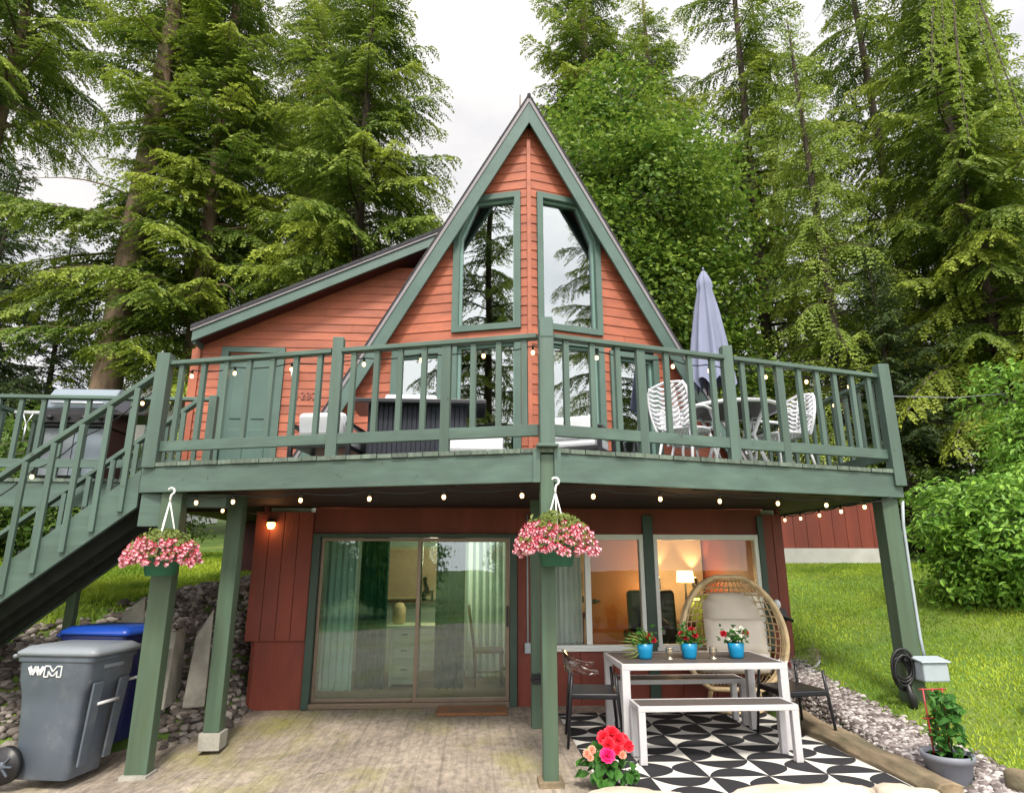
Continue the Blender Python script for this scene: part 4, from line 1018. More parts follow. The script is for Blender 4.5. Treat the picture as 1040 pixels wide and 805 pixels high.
# concrete slabs on the left bank
for (x,y,w,d,h,z,rz,rx,tp,lab) in ((-2.98,7.75,.22,.35,1.0,.13,.35,-.1,.3,'tall pointed pale concrete slab leaning between the green posts'),(-3.22,7.62,.12,.5,.75,.15,.1,-.05,.0,'low pale concrete slab beside the blue bin'),(-3.86,7.95,.3,.25,.7,.55,.5,-.15,.25,'small pale concrete slab on the bank behind the bins')):
    t=MB(); b=V3(x,y,z)
    q=[(-w/2,-d/2,0),(w/2,-d/2,0),(w/2,d/2,0),(-w/2,d/2,0),(-w/2*.8,-d/2*.7,h*(1-tp)),(w/2*.5,-d/2*.7,h),(w/2*.5,d/2*.7,h*.97),(-w/2*.8,d/2*.7,h*(1-tp)*.97)]
    c,s_=math.cos(rz),math.sin(rz)
    q=[(b[0]+p[0]*c-p[1]*s_,b[1]+p[0]*s_+p[1]*c+p[2]*.12,b[2]+p[2]) for p in q]
    t.hexa(q); tag(t.build('concrete_slab',M['concrete'],None,.02),lab,'slab')
# ------------------------------------------------------------------ dining set on the rug
def rug_material():
    m,nt,b=base_mat('black and white petal rug'); N=nt.nodes; L=nt.links
    setin(b,Roughness=.9)
    tc=N.new('ShaderNodeTexCoord'); sp=N.new('ShaderNodeSeparateXYZ'); L.new(tc.outputs['Object'],sp.inputs[0])
    def math_(op,a,b_=None,c=None):
        n=N.new('ShaderNodeMath'); n.operation=op
        for i,v in enumerate((a,b_,c)):
            if v is None: continue
            if isinstance(v,(int,float)): n.inputs[i].default_value=v
            else: L.new(v,n.inputs[i])
        return n.outputs[0]
    cu,cv=.47,.42
    X=math_('DIVIDE',sp.outputs[0],cu); Y=math_('DIVIDE',sp.outputs[1],cv)
    u=math_('FRACT',X); v=math_('FRACT',Y)
    par=math_('MODULO',math_('ADD',math_('ADD',math_('FLOOR',X),math_('FLOOR',Y)),40.5),2)
    isA=math_('LESS_THAN',par,1.0); isB=math_('SUBTRACT',1,isA)
    def petals(a,c):   # black petals from a=0 and a=1, meeting in the middle
        arc=math_('MULTIPLY',math_('POWER',math_('MULTIPLY',math_('MULTIPLY',c,math_('SUBTRACT',1,c)),4),.75),.5)
        near=math_('MINIMUM',a,math_('SUBTRACT',1,a))
        return math_('LESS_THAN',near,arc)
    k=math_('ADD',math_('MULTIPLY',isA,petals(u,v)),math_('MULTIPLY',isB,petals(v,u)))
    mx=N.new('ShaderNodeMix'); mx.data_type='RGBA'; mx.inputs['A'].default_value=(.62,.60,.56,1); mx.inputs['B'].default_value=(.012,.012,.016,1)
    L.new(k,mx.inputs['Factor']); L.new(mx.outputs['Result'],b.inputs['Base Color'])
    wv=N.new('ShaderNodeTexNoise'); wv.inputs['Scale'].default_value=180; L.new(tc.outputs['Object'],wv.inputs['Vector'])
    bp=N.new('ShaderNodeBump'); bp.inputs['Strength'].default_value=.4; bp.inputs['Distance'].default_value=.004; L.new(wv.outputs['Fac'],bp.inputs['Height']); L.new(bp.outputs[0],b.inputs['Normal'])
    return m
mb=MB()
nx_,ny_=24,26
xs=np.linspace(.98,3.30,nx_); ys=np.linspace(4.95,7.72,ny_)
vs=[(x,y,.006+.004*math.sin(3*x+2*y)+.002*math.sin(7*y)) for y in ys for x in xs]; b0=len(vs)
fs=[(j*nx_+i,j*nx_+i+1,(j+1)*nx_+i+1,(j+1)*nx_+i) for j in range(ny_-1) for i in range(nx_-1)]
vs+=[(x,y,.001) for x,y,_ in vs]; fs+=[tuple(b0+i for i in reversed(f)) for f in fs[:]]
bd=[i for i in range(nx_)]+[j*nx_+nx_-1 for j in range(1,ny_)]+[(ny_-1)*nx_+i for i in range(nx_-2,-1,-1)]+[j*nx_ for j in range(ny_-2,0,-1)]
for a,b in zip(bd,bd[1:]+bd[:1]): fs.append((b,a,a+b0,b+b0)[::1])
mb.add(vs,fs,0,True); tag(mb.build('rug',rug_material()),'black and white petal patterned outdoor rug under the dining table','rug')
RZ=.012
def slat_table(name,lab,cat,x0,x1,y0,y1,h,leg,apr,grp=None,nsl=9,dup=1):
    t=thing(name,lab,cat,((x0+x1)/2,(y0+y1)/2,RZ),grp)
    mb=MB(); n=nsl; w=(y1-y0-.05)/n
    for i in range(n): mb.rng(x0+.027,x1-.027,y0+.026+i*w+.004,y0+.026+(i+1)*w-.004,h-.022,h-.001)
    mb.build('slat_top',M['slatgrey'],t,.003)
    mb=MB(); mb.rng(x0,x1,y0,y0+.025,h-apr,h); mb.rng(x0,x1,y1-.025,y1,h-apr,h); mb.rng(x0,x0+.025,y0+.025,y1-.025,h-apr,h); mb.rng(x1-.025,x1,y0+.025,y1-.025,h-apr,h)
    mb.build('frame',M['silver'],t,.004)
    for x in (x0,x1-leg):
        for y in (y0+.002,y1-leg-.002):
            mb=MB(); mb.rng(x+.001,x+leg-.001,y,y+leg,RZ,h-apr); mb.build('leg',M['silver'],t,.005)
    return t
slat_table('dining_table','silver framed dining table with grey brown slatted top and three blue pots','table',1.36,2.89,6.10,6.92,.735,.075,.055,nsl=8)
slat_table('bench','silver framed slatted bench in front of the dining table','bench',1.405,2.78,5.74,6.06,.455,.062,.045,'slatted benches at the table',4)
slat_table('bench','silver framed slatted bench between the dining table and the egg chair','bench',1.5,2.86,7.00,7.32,.455,.062,.045,'slatted benches at the table',4)

def clear_chair(x,y,rz,lab):
    t=thing('dining_chair',lab,'chair',(0,0,0),'black chairs with clear acrylic backs')
    mb=MB(); mb.rng(-.235,.235,-.22,.22,.40,.455); mb.build('seat',M['blackmetal'],t,.015)
    for sx in (-1,1):
        for sy in (-1,1):
            mb=MB(); mb.tube([(sx*.21,sy*.20,.62 if True else .42),(sx*.225,sy*.215,.42),(sx*.255,sy*.25,0)],[.014,.016,.012],8); mb.build('leg',M['blackmetal'],t)
    # clear wraparound back and arms: a curved shell from front left round the back to front right
    pts=[]; n=24
    vs=[];fs=[]
    for i in range(n+1):
        a=math.pi*(-.08+1.16*i/n); cx,cy=.265*math.cos(a),.02+.235*math.sin(a)
        top=.66+.14*max(0,math.sin(a))**1.5; bot=.615-.0*math.sin(a)
        ou=1+.08*max(0,math.sin(a))
        for r_,z_ in ((1.0,bot),(ou,top),(ou*1.04,top),(1.04,bot)): vs.append((cx*r_,cy*r_,z_))
    for i in range(n):
        for k in range(4): fs.append((4*i+k,4*i+4+k,4*i+4+(k+1)%4,4*i+(k+1)%4))
    fs.append((0,1,2,3)); fs.append((4*n+3,4*n+2,4*n+1,4*n))
    mb=MB(); mb.add(vs,fs,0,True); mb.build('backrest',M['clear'],t)
    t.location=(x,y,RZ); t.rotation_euler=(0,0,rz); return t
clear_chair(1.16,6.50,R(84),'black chair with clear acrylic back at the left end of the dining table')
clear_chair(3.10,6.50,R(-82),'black chair with clear acrylic back at the right end of the dining table')

# turquoise pots with cut roses, mercury glass candle holders
def leaf_arrays(centres,normals,size,rng,fold=.25,elong=2.0):
    """leaves as two folded quads each: 6 verts"""
    n=len(centres); nrm=normals/np.linalg.norm(normals,axis=1,keepdims=True)
    r=rng.normal(size=(n,3)); d=np.cross(nrm,r); d/=np.linalg.norm(d,axis=1,keepdims=True)+1e-9
    s=np.cross(nrm,d); L=size[:,None]; W=L/elong
    base=centres-d*L*.5; tip=centres+d*L*.5-nrm*L*.12; mid1=centres-d*L*.08; 
    l=mid1+s*W*.5+nrm*W*fold; r_=mid1-s*W*.5+nrm*W*fold; 
    l2=centres+d*L*.22+s*W*.38+nrm*W*fold*.6; r2=centres+d*L*.22-s*W*.38+nrm*W*fold*.6
    v=np.stack([base,l,l2,tip,r2,r_],1).reshape(-1,3)
    i=np.arange(n)[:,None]*6
    f=np.concatenate([i+np.array([[0,3,2,1]]),i+np.array([[0,5,4,3]])])
    return v,f
def leaves_obj(name,c,nrm,size,m,parent,seed,**k):
    rng=np.random.default_rng(seed); c=np.asarray(c,float); nrm=np.asarray(nrm,float)
    v,f=leaf_arrays(c,nrm,size if hasattr(size,'__len__') else np.full(len(c),size)*rng.uniform(.7,1.2,len(c)),rng,**k)
    return np_mesh(name,v,f,m,parent)
def rosette(mb,c,r,nrm=(0,0,1),n=14,mi=0,seed=0):
    """a bloom: rings of cupped petals round a centre"""
    rr=random.Random(seed); nrm=unit(nrm); a=unit(np.cross(nrm,(1,.3,.2))); b=np.cross(nrm,a); c=np.array(c,float)
    for ring,(k,q,up) in enumerate(((5,.35,.75),(7,.7,.45),(n-4,1.0,.12))):
        for i in range(k):
            t=2*math.pi*(i+.5*ring+rr.uniform(-.2,.2))/k; d=a*math.cos(t)+b*math.sin(t); s=np.cross(nrm,d)
            p0=c+d*r*.08; p1=c+d*r*q*.6+nrm*r*up*.5; p2=c+d*r*q+nrm*r*up
            w=r*.42
            mb.add([p0,p1+s*w*.8,p2+s*w*.55,p2+d*r*.08-nrm*r*.05,p2-s*w*.55,p1-s*w*.8],[(0,1,2,3),(0,3,4,5)],mi)
def tabletop_pot(x,y,z,lab,seed,blooms,nl):
    t=thing('blue_flower_pot',lab,'flower pot',(x,y,z),'blue flower pots on the dining table')
    mb=MB(); mb.lathe([(.0,0),(.058,0),(.066,.02),(.074,.08),(.077,.135),(.071,.137),(.066,.115),(0,.115)],(x,y,z+.001),24); mb.build('pot',M['blue_pot'],t)
    rr=np.random.default_rng(seed)
    c=np.stack([x+rr.normal(0,.055,nl),y+rr.normal(0,.05,nl),z+.13+np.abs(rr.normal(.05,.05,nl))],1)
    leaves_obj('leaves',c,rr.normal(size=(nl,3))*.8+V3(0,-.3,.7),.055,M['leaf'],t,seed)
    mb=MB(); fl=MB()
    for i,(dx,dz,k) in enumerate(blooms):
        mb.tube([(x+dx*.3,y,z+.1),(x+dx,y-.02,z+dz)],.004,5)
        rosette(fl,(x+dx,y-.02,z+dz),.034 if k else .022,(dx*2,-.7,.6),12,k,seed+i)
    mb.build('stems',M['leaf'],t); fl.build('blooms',[M['petal_white'],M['petal_dark']],t)
tabletop_pot(1.66,6.42,.736,'blue pot with ferny green leaves, leftmost of three on the table',3,[(.04,.2,1),(.08,.17,1)],90)
tabletop_pot(2.09,6.42,.736,'blue pot with bushy leaves and dark roses, middle of three on the table',5,[(-.07,.22,1),(.03,.26,1),(.06,.21,1),(-.03,.19,1)],110)
tabletop_pot(2.55,6.42,.736,'blue pot with white buds and two dark roses, nearest the right table end',8,[(-.12,.22,1),(.10,.23,1),(-.05,.24,0),(.0,.25,0),(.04,.2,0),(-.08,.18,0),(.06,.27,0)],80)
fr=np.random.default_rng(77)
fv=MB()
for i in range(11):
    a=math.pi*(.5+.9*(i/10-.15)); L_=.16+.06*fr.random()
    fv.tube([(1.66,6.42,.85),(1.66+L_*.5*math.cos(a)-.02,6.42-.02,.85+L_*.6*math.sin(a)),(1.66+L_*math.cos(a)-.05,6.40,.85+L_*.75*math.sin(a))],[.006,.01,.002],4)
put(fv.build('fronds',M['leaf_pale']),bpy.data.objects['blue_flower_pot'])
for x,y,lab in ((1.88,6.36,'small mercury glass candle holder between the left and middle blue pots'),(2.30,6.36,'small mercury glass candle holder between the middle and right blue pots')):
    mb=MB(); mb.lathe([(0,0),(.032,0),(.034,.006),(.012,.016),(.010,.028),(.030,.042),(.038,.07),(.034,.10),(.037,.105),(.033,.105),(.03,.075),(.0,.05)],(x,y,.737),18)
    tag(mb.build('candle_holder',mat('mercury glass',(.75,.66,.5),.18,.2,20,metal=.9)),lab,'candle holder','candle holders on the table')

# egg chair
eg=thing('egg_chair','honey rattan egg chair with cream cushions in front of the right window','chair',(2.98,7.58,.02))
EC=V3(2.98,7.62,.86); rzE=R(-12)
def E(u,v,w):  # u sideways, v depth (towards back), w up
    c,s_=math.cos(rzE),math.sin(rzE); return EC+V3(u*c-v*s_,u*s_+v*c,w)
def egg_r(w):  # half width at height w (-.62..+.60)
    t=(w+.62)/1.24; return .56*math.sqrt(max(0,1-((t-.43)/(.57 if t>.43 else .47))**2))
mb=MB(); rim=[]
for i in range(49):
    w=-.60+1.20*i/48; rim.append((egg_r(w),w))
loop=[E(-a,-.10-.10*(1-(w/.62)**2)+.12*(w>0)*w,w) for a,w in rim]+[E(a,-.10-.10*(1-(w/.62)**2)+.12*(w>0)*w,w) for a,w in reversed(rim)]
mb.tube(loop,.026,8,closed=True); mb.tube([p+V3(0,.09,0) for p in loop],.016,6,closed=True); mb.build('rim',M['rattan'],eg)
mb=MB()
for k in range(15):     # horizontal canes round the back
    w=-.55+1.1*k/14; a=egg_r(w)
    if a<.05: continue
    mb.tube([E(a*math.cos(t),-.12+(.55*a/.56+.04)*math.sin(t),w) for t in np.linspace(0,math.pi,17)],.009,5)
for k in range(19):     # upright canes
    t=math.pi*(k+.5)/19
    mb.tube([E(egg_r(w)*math.cos(t),-.12+(.55*egg_r(w)/.56+.04)*math.sin(t),w) for w in np.linspace(-.6,.59,15)],.007,5)
mb.build('basket',M['rattan'],eg)
mb=MB()
for p in ((-.3,.0),(.3,.0),(-.25,.4),(.25,.4)):
    mb.tube([E(p[0]*.8,p[1],-.55),E(p[0],p[1],-.845)],.016,6)
mb.tube([E(.32*math.cos(t),.15+.3*math.sin(t),-.83) for t in np.linspace(0,2*math.pi,24,False)],.018,6,closed=True)
mb.build('base_frame',M['rattan'],eg)
def pillow(c,r,rx,name):
    mb=MB(); n=16; vs=[];fs=[]
    for sgn in (-1,1):
        b0=len(vs)
        for i in range(n+1):
            for j in range(n+1):
                u,v=-1+2*i/n,-1+2*j/n; th=(1-u**4)*(1-v**4)
                p=V3(u*r[0],sgn*r[1]*th**.6,v*r[2]*(1-.05*u*u)); c_,s_=math.cos(rx),math.sin(rx)
                p=V3(p[0],p[1]*c_-p[2]*s_,p[1]*s_+p[2]*c_); vs.append(E(c[0]+p[0],c[1]+p[1],c[2]+p[2]))
        for i in range(n):
            for j in range(n):
                q=(b0+i*(n+1)+j,b0+i*(n+1)+j+1,b0+(i+1)*(n+1)+j+1,b0+(i+1)*(n+1)+j); fs.append(q if sgn<0 else q[::-1])
    mb.add(vs,fs,0,True); mb.build(name,M['offwhite'],eg)
pillow((.0,.05,-.33),(.42,.28,.12),0,'seat_cushion'); pillow((.08,.26,.06),(.34,.13,.30),-.25,'back_cushion'); pillow((.1,.30,.28),(.30,.10,.14),-.2,'head_cushion'); pillow((.05,.0,-.05),(.33,.10,.19),-.3,'throw_cushion')

# string trimmer leaning in the corner
tr=thing('string_trimmer','red and black garden trimmer leaning on the red wall behind the egg chair','trimmer',(3.72,7.85,.1))
mb=MB(); mb.tube([(3.74,7.78,.25),(3.76,8.02,1.02)],.016,8); mb.build('shaft',M['red'],tr)
mb=MB(); mb.box((3.765,8.0,1.0),(.13,.10,.14),rx=-.3); mb.tube([(3.70,7.9,1.02),(3.80,7.9,.98),(3.88,7.93,.94)],.022,8); mb.build('motor_housing',M['black'],tr,.015)
mb=MB(); mb.ell((3.72,7.97,1.13),(.045,.045,.06)); mb.build('cap',M['white'],tr)
mb=MB(); mb.lathe([(.09,0),(.07,.06),(.02,.08)],(3.74,7.76,.2),14); mb.build('head_guard',M['black'],tr)

# wall socket and conduit by the sliding door
so=thing('wall_socket','small grey outdoor socket with conduit on the red wall beside the sliding door','socket',(.70,8.1,.6))
mb=MB(); mb.rng(.645,.725,WY-.085,WY-.031,.58,.70); mb.build('box',M['outlet'],so,.01)
mb=MB(); mb.tube([(.685,WY-.05,.70),(.685,WY-.05,2.2)],.011,8); mb.build('conduit',M['outlet'],so)
# doormat
dm=thing('doormat','brown coir doormat with dark worn lettering at the sliding door','doormat',(.03,7.85,.0))
mb=MB(); mb.rng(-.36,.42,7.66,8.04,.003,.032); mb.build('mat_body',M['coir'],dm,.006)
mb=MB(); rr=random.Random(4); x=-.22
for k in range(7):
    for q in range(2): mb.box((x+q*.035,7.80+rr.uniform(-.01,.01),.0335),(.014,.14-.05*rr.random(),.002),rz=rr.uniform(-.12,.12))
    if rr.random()>.4: mb.box((x+.017,7.80+rr.choice((-.06,.0,.06)),.0337),(.035,.018,.002))
    x+=.078
mb.build('lettering',M['black'],dm)

# red begonia in front
def small_plant(): pass
bg=thing('begonia_pot','red flowering begonia in a small black pot beside the central green post','plant',(1.02,5.22,0))
mb=MB(); mb.lathe([(0,0),(.07,0),(.095,.12),(.10,.13),(.09,.13),(0,.12)],(1.02,5.22,.012),20); mb.build('pot',M['black'],bg)
rr=np.random.default_rng(12); n=85
a=rr.uniform(0,2*math.pi,n); e=rr.uniform(-.1,1.2,n); rad=.21*rr.uniform(.55,1,n)
c=np.stack([1.02+rad*np.cos(a)*np.cos(e)*1.05,5.22+rad*np.sin(a)*np.cos(e)*.8,.10+.20*np.sin(e)*rr.uniform(.8,1.05,n)],1)
nr=np.stack([np.cos(a)*.6,np.sin(a)*.6-.3,np.full(n,.7)],1)+rr.normal(size=(n,3))*.25
leaves_obj('leaves',c,nr,rr.uniform(.07,.12,n),M['leaf'],bg,13,elong=1.35)
mb=MB()
for i,(x,z,y,r_,mi) in enumerate(((1.00,.36,5.17,.055,0),(1.06,.38,5.19,.06,0),(1.02,.33,5.12,.05,0),(1.10,.35,5.16,.055,0),(1.14,.34,5.2,.05,0),(1.17,.31,5.15,.045,0),(1.0,.27,5.07,.055,1),(1.08,.30,5.10,.04,0),(.86,.27,5.12,.03,2),(.90,.29,5.14,.03,2),(.88,.25,5.1,.025,2),(1.11,.27,5.08,.03,2))):
    rosette(mb,(x,y,z),r_,(x-1.02,-.7,.55),14,mi,i)
mb.build('blooms',[M['petal_red'],M['petal_pink'],M['petal_salmon']],bg)

# grey planter with a tomato plant on a red trellis
pl=thing('grey_planter','grey plastic planter with leafy plant and red trellis at the right deck post','plant pot',(3.70,5.28,0))
PX,PY,PZ=3.70,5.28,-.03
mb=MB(); mb.lathe([(0,0),(.125,0),(.135,.02),(.165,.17),(.182,.18),(.187,.225),(.17,.225),(.16,.19),(0,.19)],(PX,PY,PZ),32); mb.build('pot',M['planter'],pl)
mb=MB(); mb.lathe([(0,.0),(.158,.0)],(PX,PY,PZ+.195),24); mb.build('soil',M['soil'],pl)
mb=MB()
for dx in (-.08,.0,.08): mb.tube([(PX-.02+dx*.8,PY+.03,PZ+.21),(PX-.02+dx,PY+.03,PZ+.68)],.007,5)
for z in (.46,.67): mb.tube([(PX-.13,PY+.03,PZ+z),(PX+.09,PY+.03,PZ+z)],.006,5)
mb.build('trellis',M['red'],pl)
rr=np.random.default_rng(21); n=150
h=rr.uniform(.22,.64,n); a=rr.uniform(0,2*math.pi,n); rad=(.05+.11*rr.random(n))*(1.25-h)
c=np.stack([PX+rad*np.cos(a)+.02,PY+rad*np.sin(a)-.02,PZ+h],1)
leaves_obj('leaves',c,rr.normal(size=(n,3))*.5+V3(0,-.5,.6),rr.uniform(.05,.10,n),M['leaf'],pl,22,elong=1.5)
mb=MB()
for k in range(5): mb.tube([(PX+.02*k-.04,PY,PZ+.2),(PX+.03*math.sin(k*2),PY-.02,PZ+.4),(PX+.06*math.cos(k*1.7),PY-.02,PZ+.62)],.006,5)
mb.build('stems',M['leaf'],pl)

# junction box, conduit, coiled cable on the right post
jb=thing('junction_box','pale grey weatherproof junction box with conduit on the right deck post','junction box',(4.38,6.36,.6))
mb=MB(); mb.rng(4.27,4.52,6.24,6.41,.53,.70); mb.build('box',M['outlet'],jb,.015)
mb=MB(); mb.prism([(4.25,6.22,.70),(4.25,6.40,.72),(4.25,6.40,.745),(4.25,6.22,.715)],(.29,0,0)); mb.build('lid',M['outlet'],jb,.006)
mb=MB(); mb.tube([(4.42,6.42,.72),(4.42,6.44,.9),(4.425,6.45,1.5),(4.43,6.45,2.0),(4.44,6.42,2.24)],.016,8); mb.build('conduit',M['outlet'],jb)
cb=thing('coiled_cable','black coiled garden cable hanging on the right deck post','cable',(4.16,6.4,.6))
mb=MB()
for k in range(6):
    ph=k*.4; r_=.125+.012*math.sin(k*2.1)
    mb.tube([(4.16+.05*math.sin(t+k)*.3+r_*.75*math.cos(t),6.36+.012*k,.62+.05*math.sin(k)+r_*1.1*math.sin(t)) for t in np.linspace(0,2*math.pi,24,False)],.012,6,closed=True)
mb.build('coil',M['black'],cb)
mb=MB(); mb.tube([(4.17,6.36,.5),(4.20,6.36,.36),(4.22,6.37,.2)],[.02,.04,.02],8); mb.build('plug_end',M['black'],cb)
mb=MB(); mb.rng(4.18,4.24,6.37,6.42,.70,.73); mb.build('hook',M['black'],cb)

# hanging baskets
def hanging(x,y,ztop,zpot,lab,seed,R0,bare):
    t=thing('hanging_basket',lab,'hanging plant',(x,y,ztop),'hanging fuchsia baskets')
    mb=MB(); mb.lathe([(0,0),(.115,0),(.125,.01),(.155,.145),(.168,.15),(.168,.165),(.15,.165),(.14,.14),(0,.14)],(x,y,zpot),28); mb.build('pot',M['pot_green'],t)
    zt=ztop-.10
    mb=MB()
    for k in range(3):
        a=2*math.pi*k/3+.5; mb.tube([(x+.135*math.cos(a),y+.135*math.sin(a),zpot+.15),(x,y,zt)],.006,6)
    hk=[(x,y,zt-.01),(x,y,zt+.03)]+[(x-.0+.03*math.sin(a),y,zt+.06+.03-.03*math.cos(a)) for a in np.linspace(.3,math.pi*1.35,9)]
    mb.tube(hk,.009,6); mb.build('hanger',M['rope'],t)
    rr=np.random.default_rng(seed)
    n=620; a=rr.uniform(0,2*math.pi,n); e=rr.uniform(-.12,1.45,n); sc_=rr.uniform(.75,1.05,n); rad=R0*np.cos(e)*sc_
    zz=zpot+.205+.20*np.sin(e)*sc_+.02*rr.normal(size=n)-.05*(rad/R0)**3
    c=np.stack([x+rad*np.cos(a),y+rad*np.sin(a),zz],1)
    leaves_obj('leaves',c,np.stack([np.cos(a)*.6,np.sin(a)*.6-.2,np.full(n,.7)],1)+rr.normal(size=(n,3))*.4,rr.uniform(.028,.052,n),M['leaf_pale'],t,seed+1,elong=1.7)
    # trailing stems
    mb=MB()
    for k in range(34):
        aa=rr.uniform(0,2*math.pi); r1=R0*rr.uniform(.7,1.0)
        mb.tube([(x+.06*math.cos(aa),y+.06*math.sin(aa),zpot+.16),(x+.6*r1*math.cos(aa),y+.6*r1*math.sin(aa),zpot+.26),(x+r1*math.cos(aa),y+r1*math.sin(aa),zpot+.17-.05*rr.random())],.003,4)
    mb.build('stems',M['leaf_pale'],t)
    # fuchsia blooms: red upper sepals, pale pink skirt
    fl=MB(); nb=270
    for k in range(nb):
        aa=rr.uniform(0,2*math.pi) if k%3 else rr.uniform(math.pi,2*math.pi); e_=rr.uniform(-.25,.95)*rr.uniform(.6,1); r1=R0*math.cos(e_)*rr.uniform(.9,1.08)
        p=V3(x+r1*math.cos(aa),y+r1*math.sin(aa),zpot+.215+.20*math.sin(e_)-.05*(r1/R0)**3-.03*rr.random())
        s=.019*rr.uniform(.7,1.4); d=unit(V3(math.cos(aa)*.4,math.sin(aa)*.4-.2,-.8)+rr.normal(size=3)*.25)
        a1=unit(np.cross(d,(1,.2,.1))); b1=np.cross(d,a1)
        for j in range(4):
            tt=j*math.pi/2+.3; o=a1*math.cos(tt)+b1*math.sin(tt); w=np.cross(d,o)
            fl.add([p,p+d*s*.7+o*s*.7+w*s*.4,p+d*s*.6+o*s*1.7,p+d*s*.7+o*s*.7-w*s*.4],[(0,1,2,3)],0)
        for j in range(4):
            tt=j*math.pi/2+1.1; o=a1*math.cos(tt)+b1*math.sin(tt); w=np.cross(d,o)
            fl.add([p+d*s*.3,p+d*s*1.1+o*s*.7+w*s*.7,p+d*s*1.9+o*s*.6,p+d*s*1.1+o*s*.7-w*s*.7],[(0,1,2,3)],1)
    fl.build('blooms',[M['fuchsia_red'],M['fuchsia_pink']],t)
hanging(.665,5.15,2.26,1.585,'fuchsia basket hanging at the central deck post',31,.30,0)
hanging(-2.80,6.17,2.27,1.50,'fuchsia basket hanging above the bins at the left deck post',41,.30,1)

# landscape edging and loose stones
mb=MB(); pts=[]
ys=np.linspace(4.95,7.2,12)
prev=None; vs=[];fs=[]
for i,y in enumerate(ys):
    x=3.42-.035*(y-5)+.012*math.sin(i*1.3); z=.085+.03*(y-5)-.010*math.sin(i*1.7); w=.095
    vs+=[(x-w,y,-.02),(x+w*1.4,y,-.02),(x+w*1.4,y,z-.02),(x+w*.6,y,z),(x-w*.4+.01*math.sin(i*2.3),y,z-.01),(x-w,y,z-.07)]
k=6
for i in range(len(ys)-1):
    for j in range(k): fs.append((i*k+j,i*k+(j+1)%k,(i+1)*k+(j+1)%k,(i+1)*k+j))
fs.append(tuple(range(k-1,-1,-1))); fs.append(tuple(range((len(ys)-1)*k,len(ys)*k)))
mb.add(vs,fs); tag(mb.build('edging_log',M['timber'],None,.008),'weathered brown timber edging between the rug and the gravel','timber')
def rock(name,c,r,m,lab,cat,seed,rz=0):
    bm=bmesh.new(); bmesh.ops.create_icosphere(bm,subdivisions=4,radius=1)
    from mathutils import noise
    for v in bm.verts:
        p=v.co.copy(); n1=noise.noise(p*1.3+Vector((seed,0,0)))*.35+noise.noise(p*4+Vector((0,seed,0)))*.1
        q=p*(1+n1); q.z=max(q.z,-.6); v.co=Vector((q.x*r[0],q.y*r[1],q.z*r[2]))
    bmesh.ops.rotate(bm,cent=(0,0,0),matrix=Matrix.Rotation(rz,3,'Z'),verts=bm.verts)
    for f in bm.faces: f.smooth=True
    me=bpy.data.meshes.new(name); bm.to_mesh(me); bm.free(); me.materials.append(m)
    o=bpy.data.objects.new(name,me); COL.objects.link(o); o.location=c; return tag(o,lab,cat)
rock('edging_stone',(1.10,4.86,.03),(.42,.16,.085),M['stone'],'pale tan stone at the bottom edge under the red begonia','stone',2.0)
rock('edging_stone',(2.30,4.86,.03),(.62,.15,.085),M['stone'],'long pale tan stone lying along the front of the rug','stone',5.0)
rock('edging_stone',(3.02,4.84,.03),(.26,.15,.08),M['stone'],'short pale tan stone between the long stone and the grey planter','stone',9.0)
sp_=thing('tree_stump','short mossy stump in the gravel beside the grey planter','stump',(3.86,5.02,.1))
mb=MB(); mb.lathe([(0,0),(.095,0),(.085,.05),(.085,.12),(.07,.135),(0,.13)],(4.0,4.98,.01),18); mb.build('trunk',M['timber'],sp_)
mb=MB(); mb.lathe([(0,0),(.08,0),(.10,.2),(.105,.22),(0,.22)],(4.92,5.72,float(tz(4.92,5.72))-.02),20); tag(mb.build('clay_pot',M['terracotta']),'small terracotta pot on the lawn at the right edge','flower pot')
# thin utility wire on the right
mb=MB(); mb.tube([(4.45,6.4,3.35),(6.5,8.0,3.78),(10,11,4.7)],.0055,5); tag(mb.build('utility_wire',M['planter']),'thin pale wire running from the right deck post into the trees','wire')
# long red outbuilding on a pale foundation up the slope, neighbour house
ob=thing('outbuilding','long red board-sided building on a pale concrete foundation up the lawn','building',(7.5,13.5,1.5))
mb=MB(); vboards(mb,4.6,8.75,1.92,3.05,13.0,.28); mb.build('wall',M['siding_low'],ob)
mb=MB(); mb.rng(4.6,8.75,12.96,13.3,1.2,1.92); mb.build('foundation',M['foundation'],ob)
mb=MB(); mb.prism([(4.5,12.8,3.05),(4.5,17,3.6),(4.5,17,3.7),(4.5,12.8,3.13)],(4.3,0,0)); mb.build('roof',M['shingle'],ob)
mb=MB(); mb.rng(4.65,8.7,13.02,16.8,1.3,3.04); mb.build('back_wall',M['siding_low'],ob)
nh=thing('neighbour_house','white eaved neighbouring house far behind the thick fir trunk','house',(-14.5,27,5))
mb=MB(); mb.prism([(-17.5,26,2),(-12.2,26,2),(-12.2,26,8.3),(-14.9,26,6.6),(-17.5,26,5)],(0,6,0)); mb.build('wall',M['housewhite'],nh)
mb=MB(); mb.prism([(-18,25.6,5.0),(-12.0,25.6,8.9),(-12.0,25.6,9.2),(-18,25.6,5.3)],(0,7,0)); rfn=mb.build('roof',M['housewhite'],nh)
mb=MB(); mb.prism([(-18,25.4,5.31),(-11.9,25.4,9.28),(-11.9,25.4,9.40),(-18,25.4,5.43)],(0,7.3,0)); put(mb.build('roof_tiles',M['tile']),rfn)
mb=MB(); mb.prism([(-18,25.5,4.75),(-11.98,25.5,8.66),(-11.98,25.5,8.98),(-18,25.5,5.07)],(0,.09,0)); put(mb.build('eave_board',M['housewhite']),rfn)
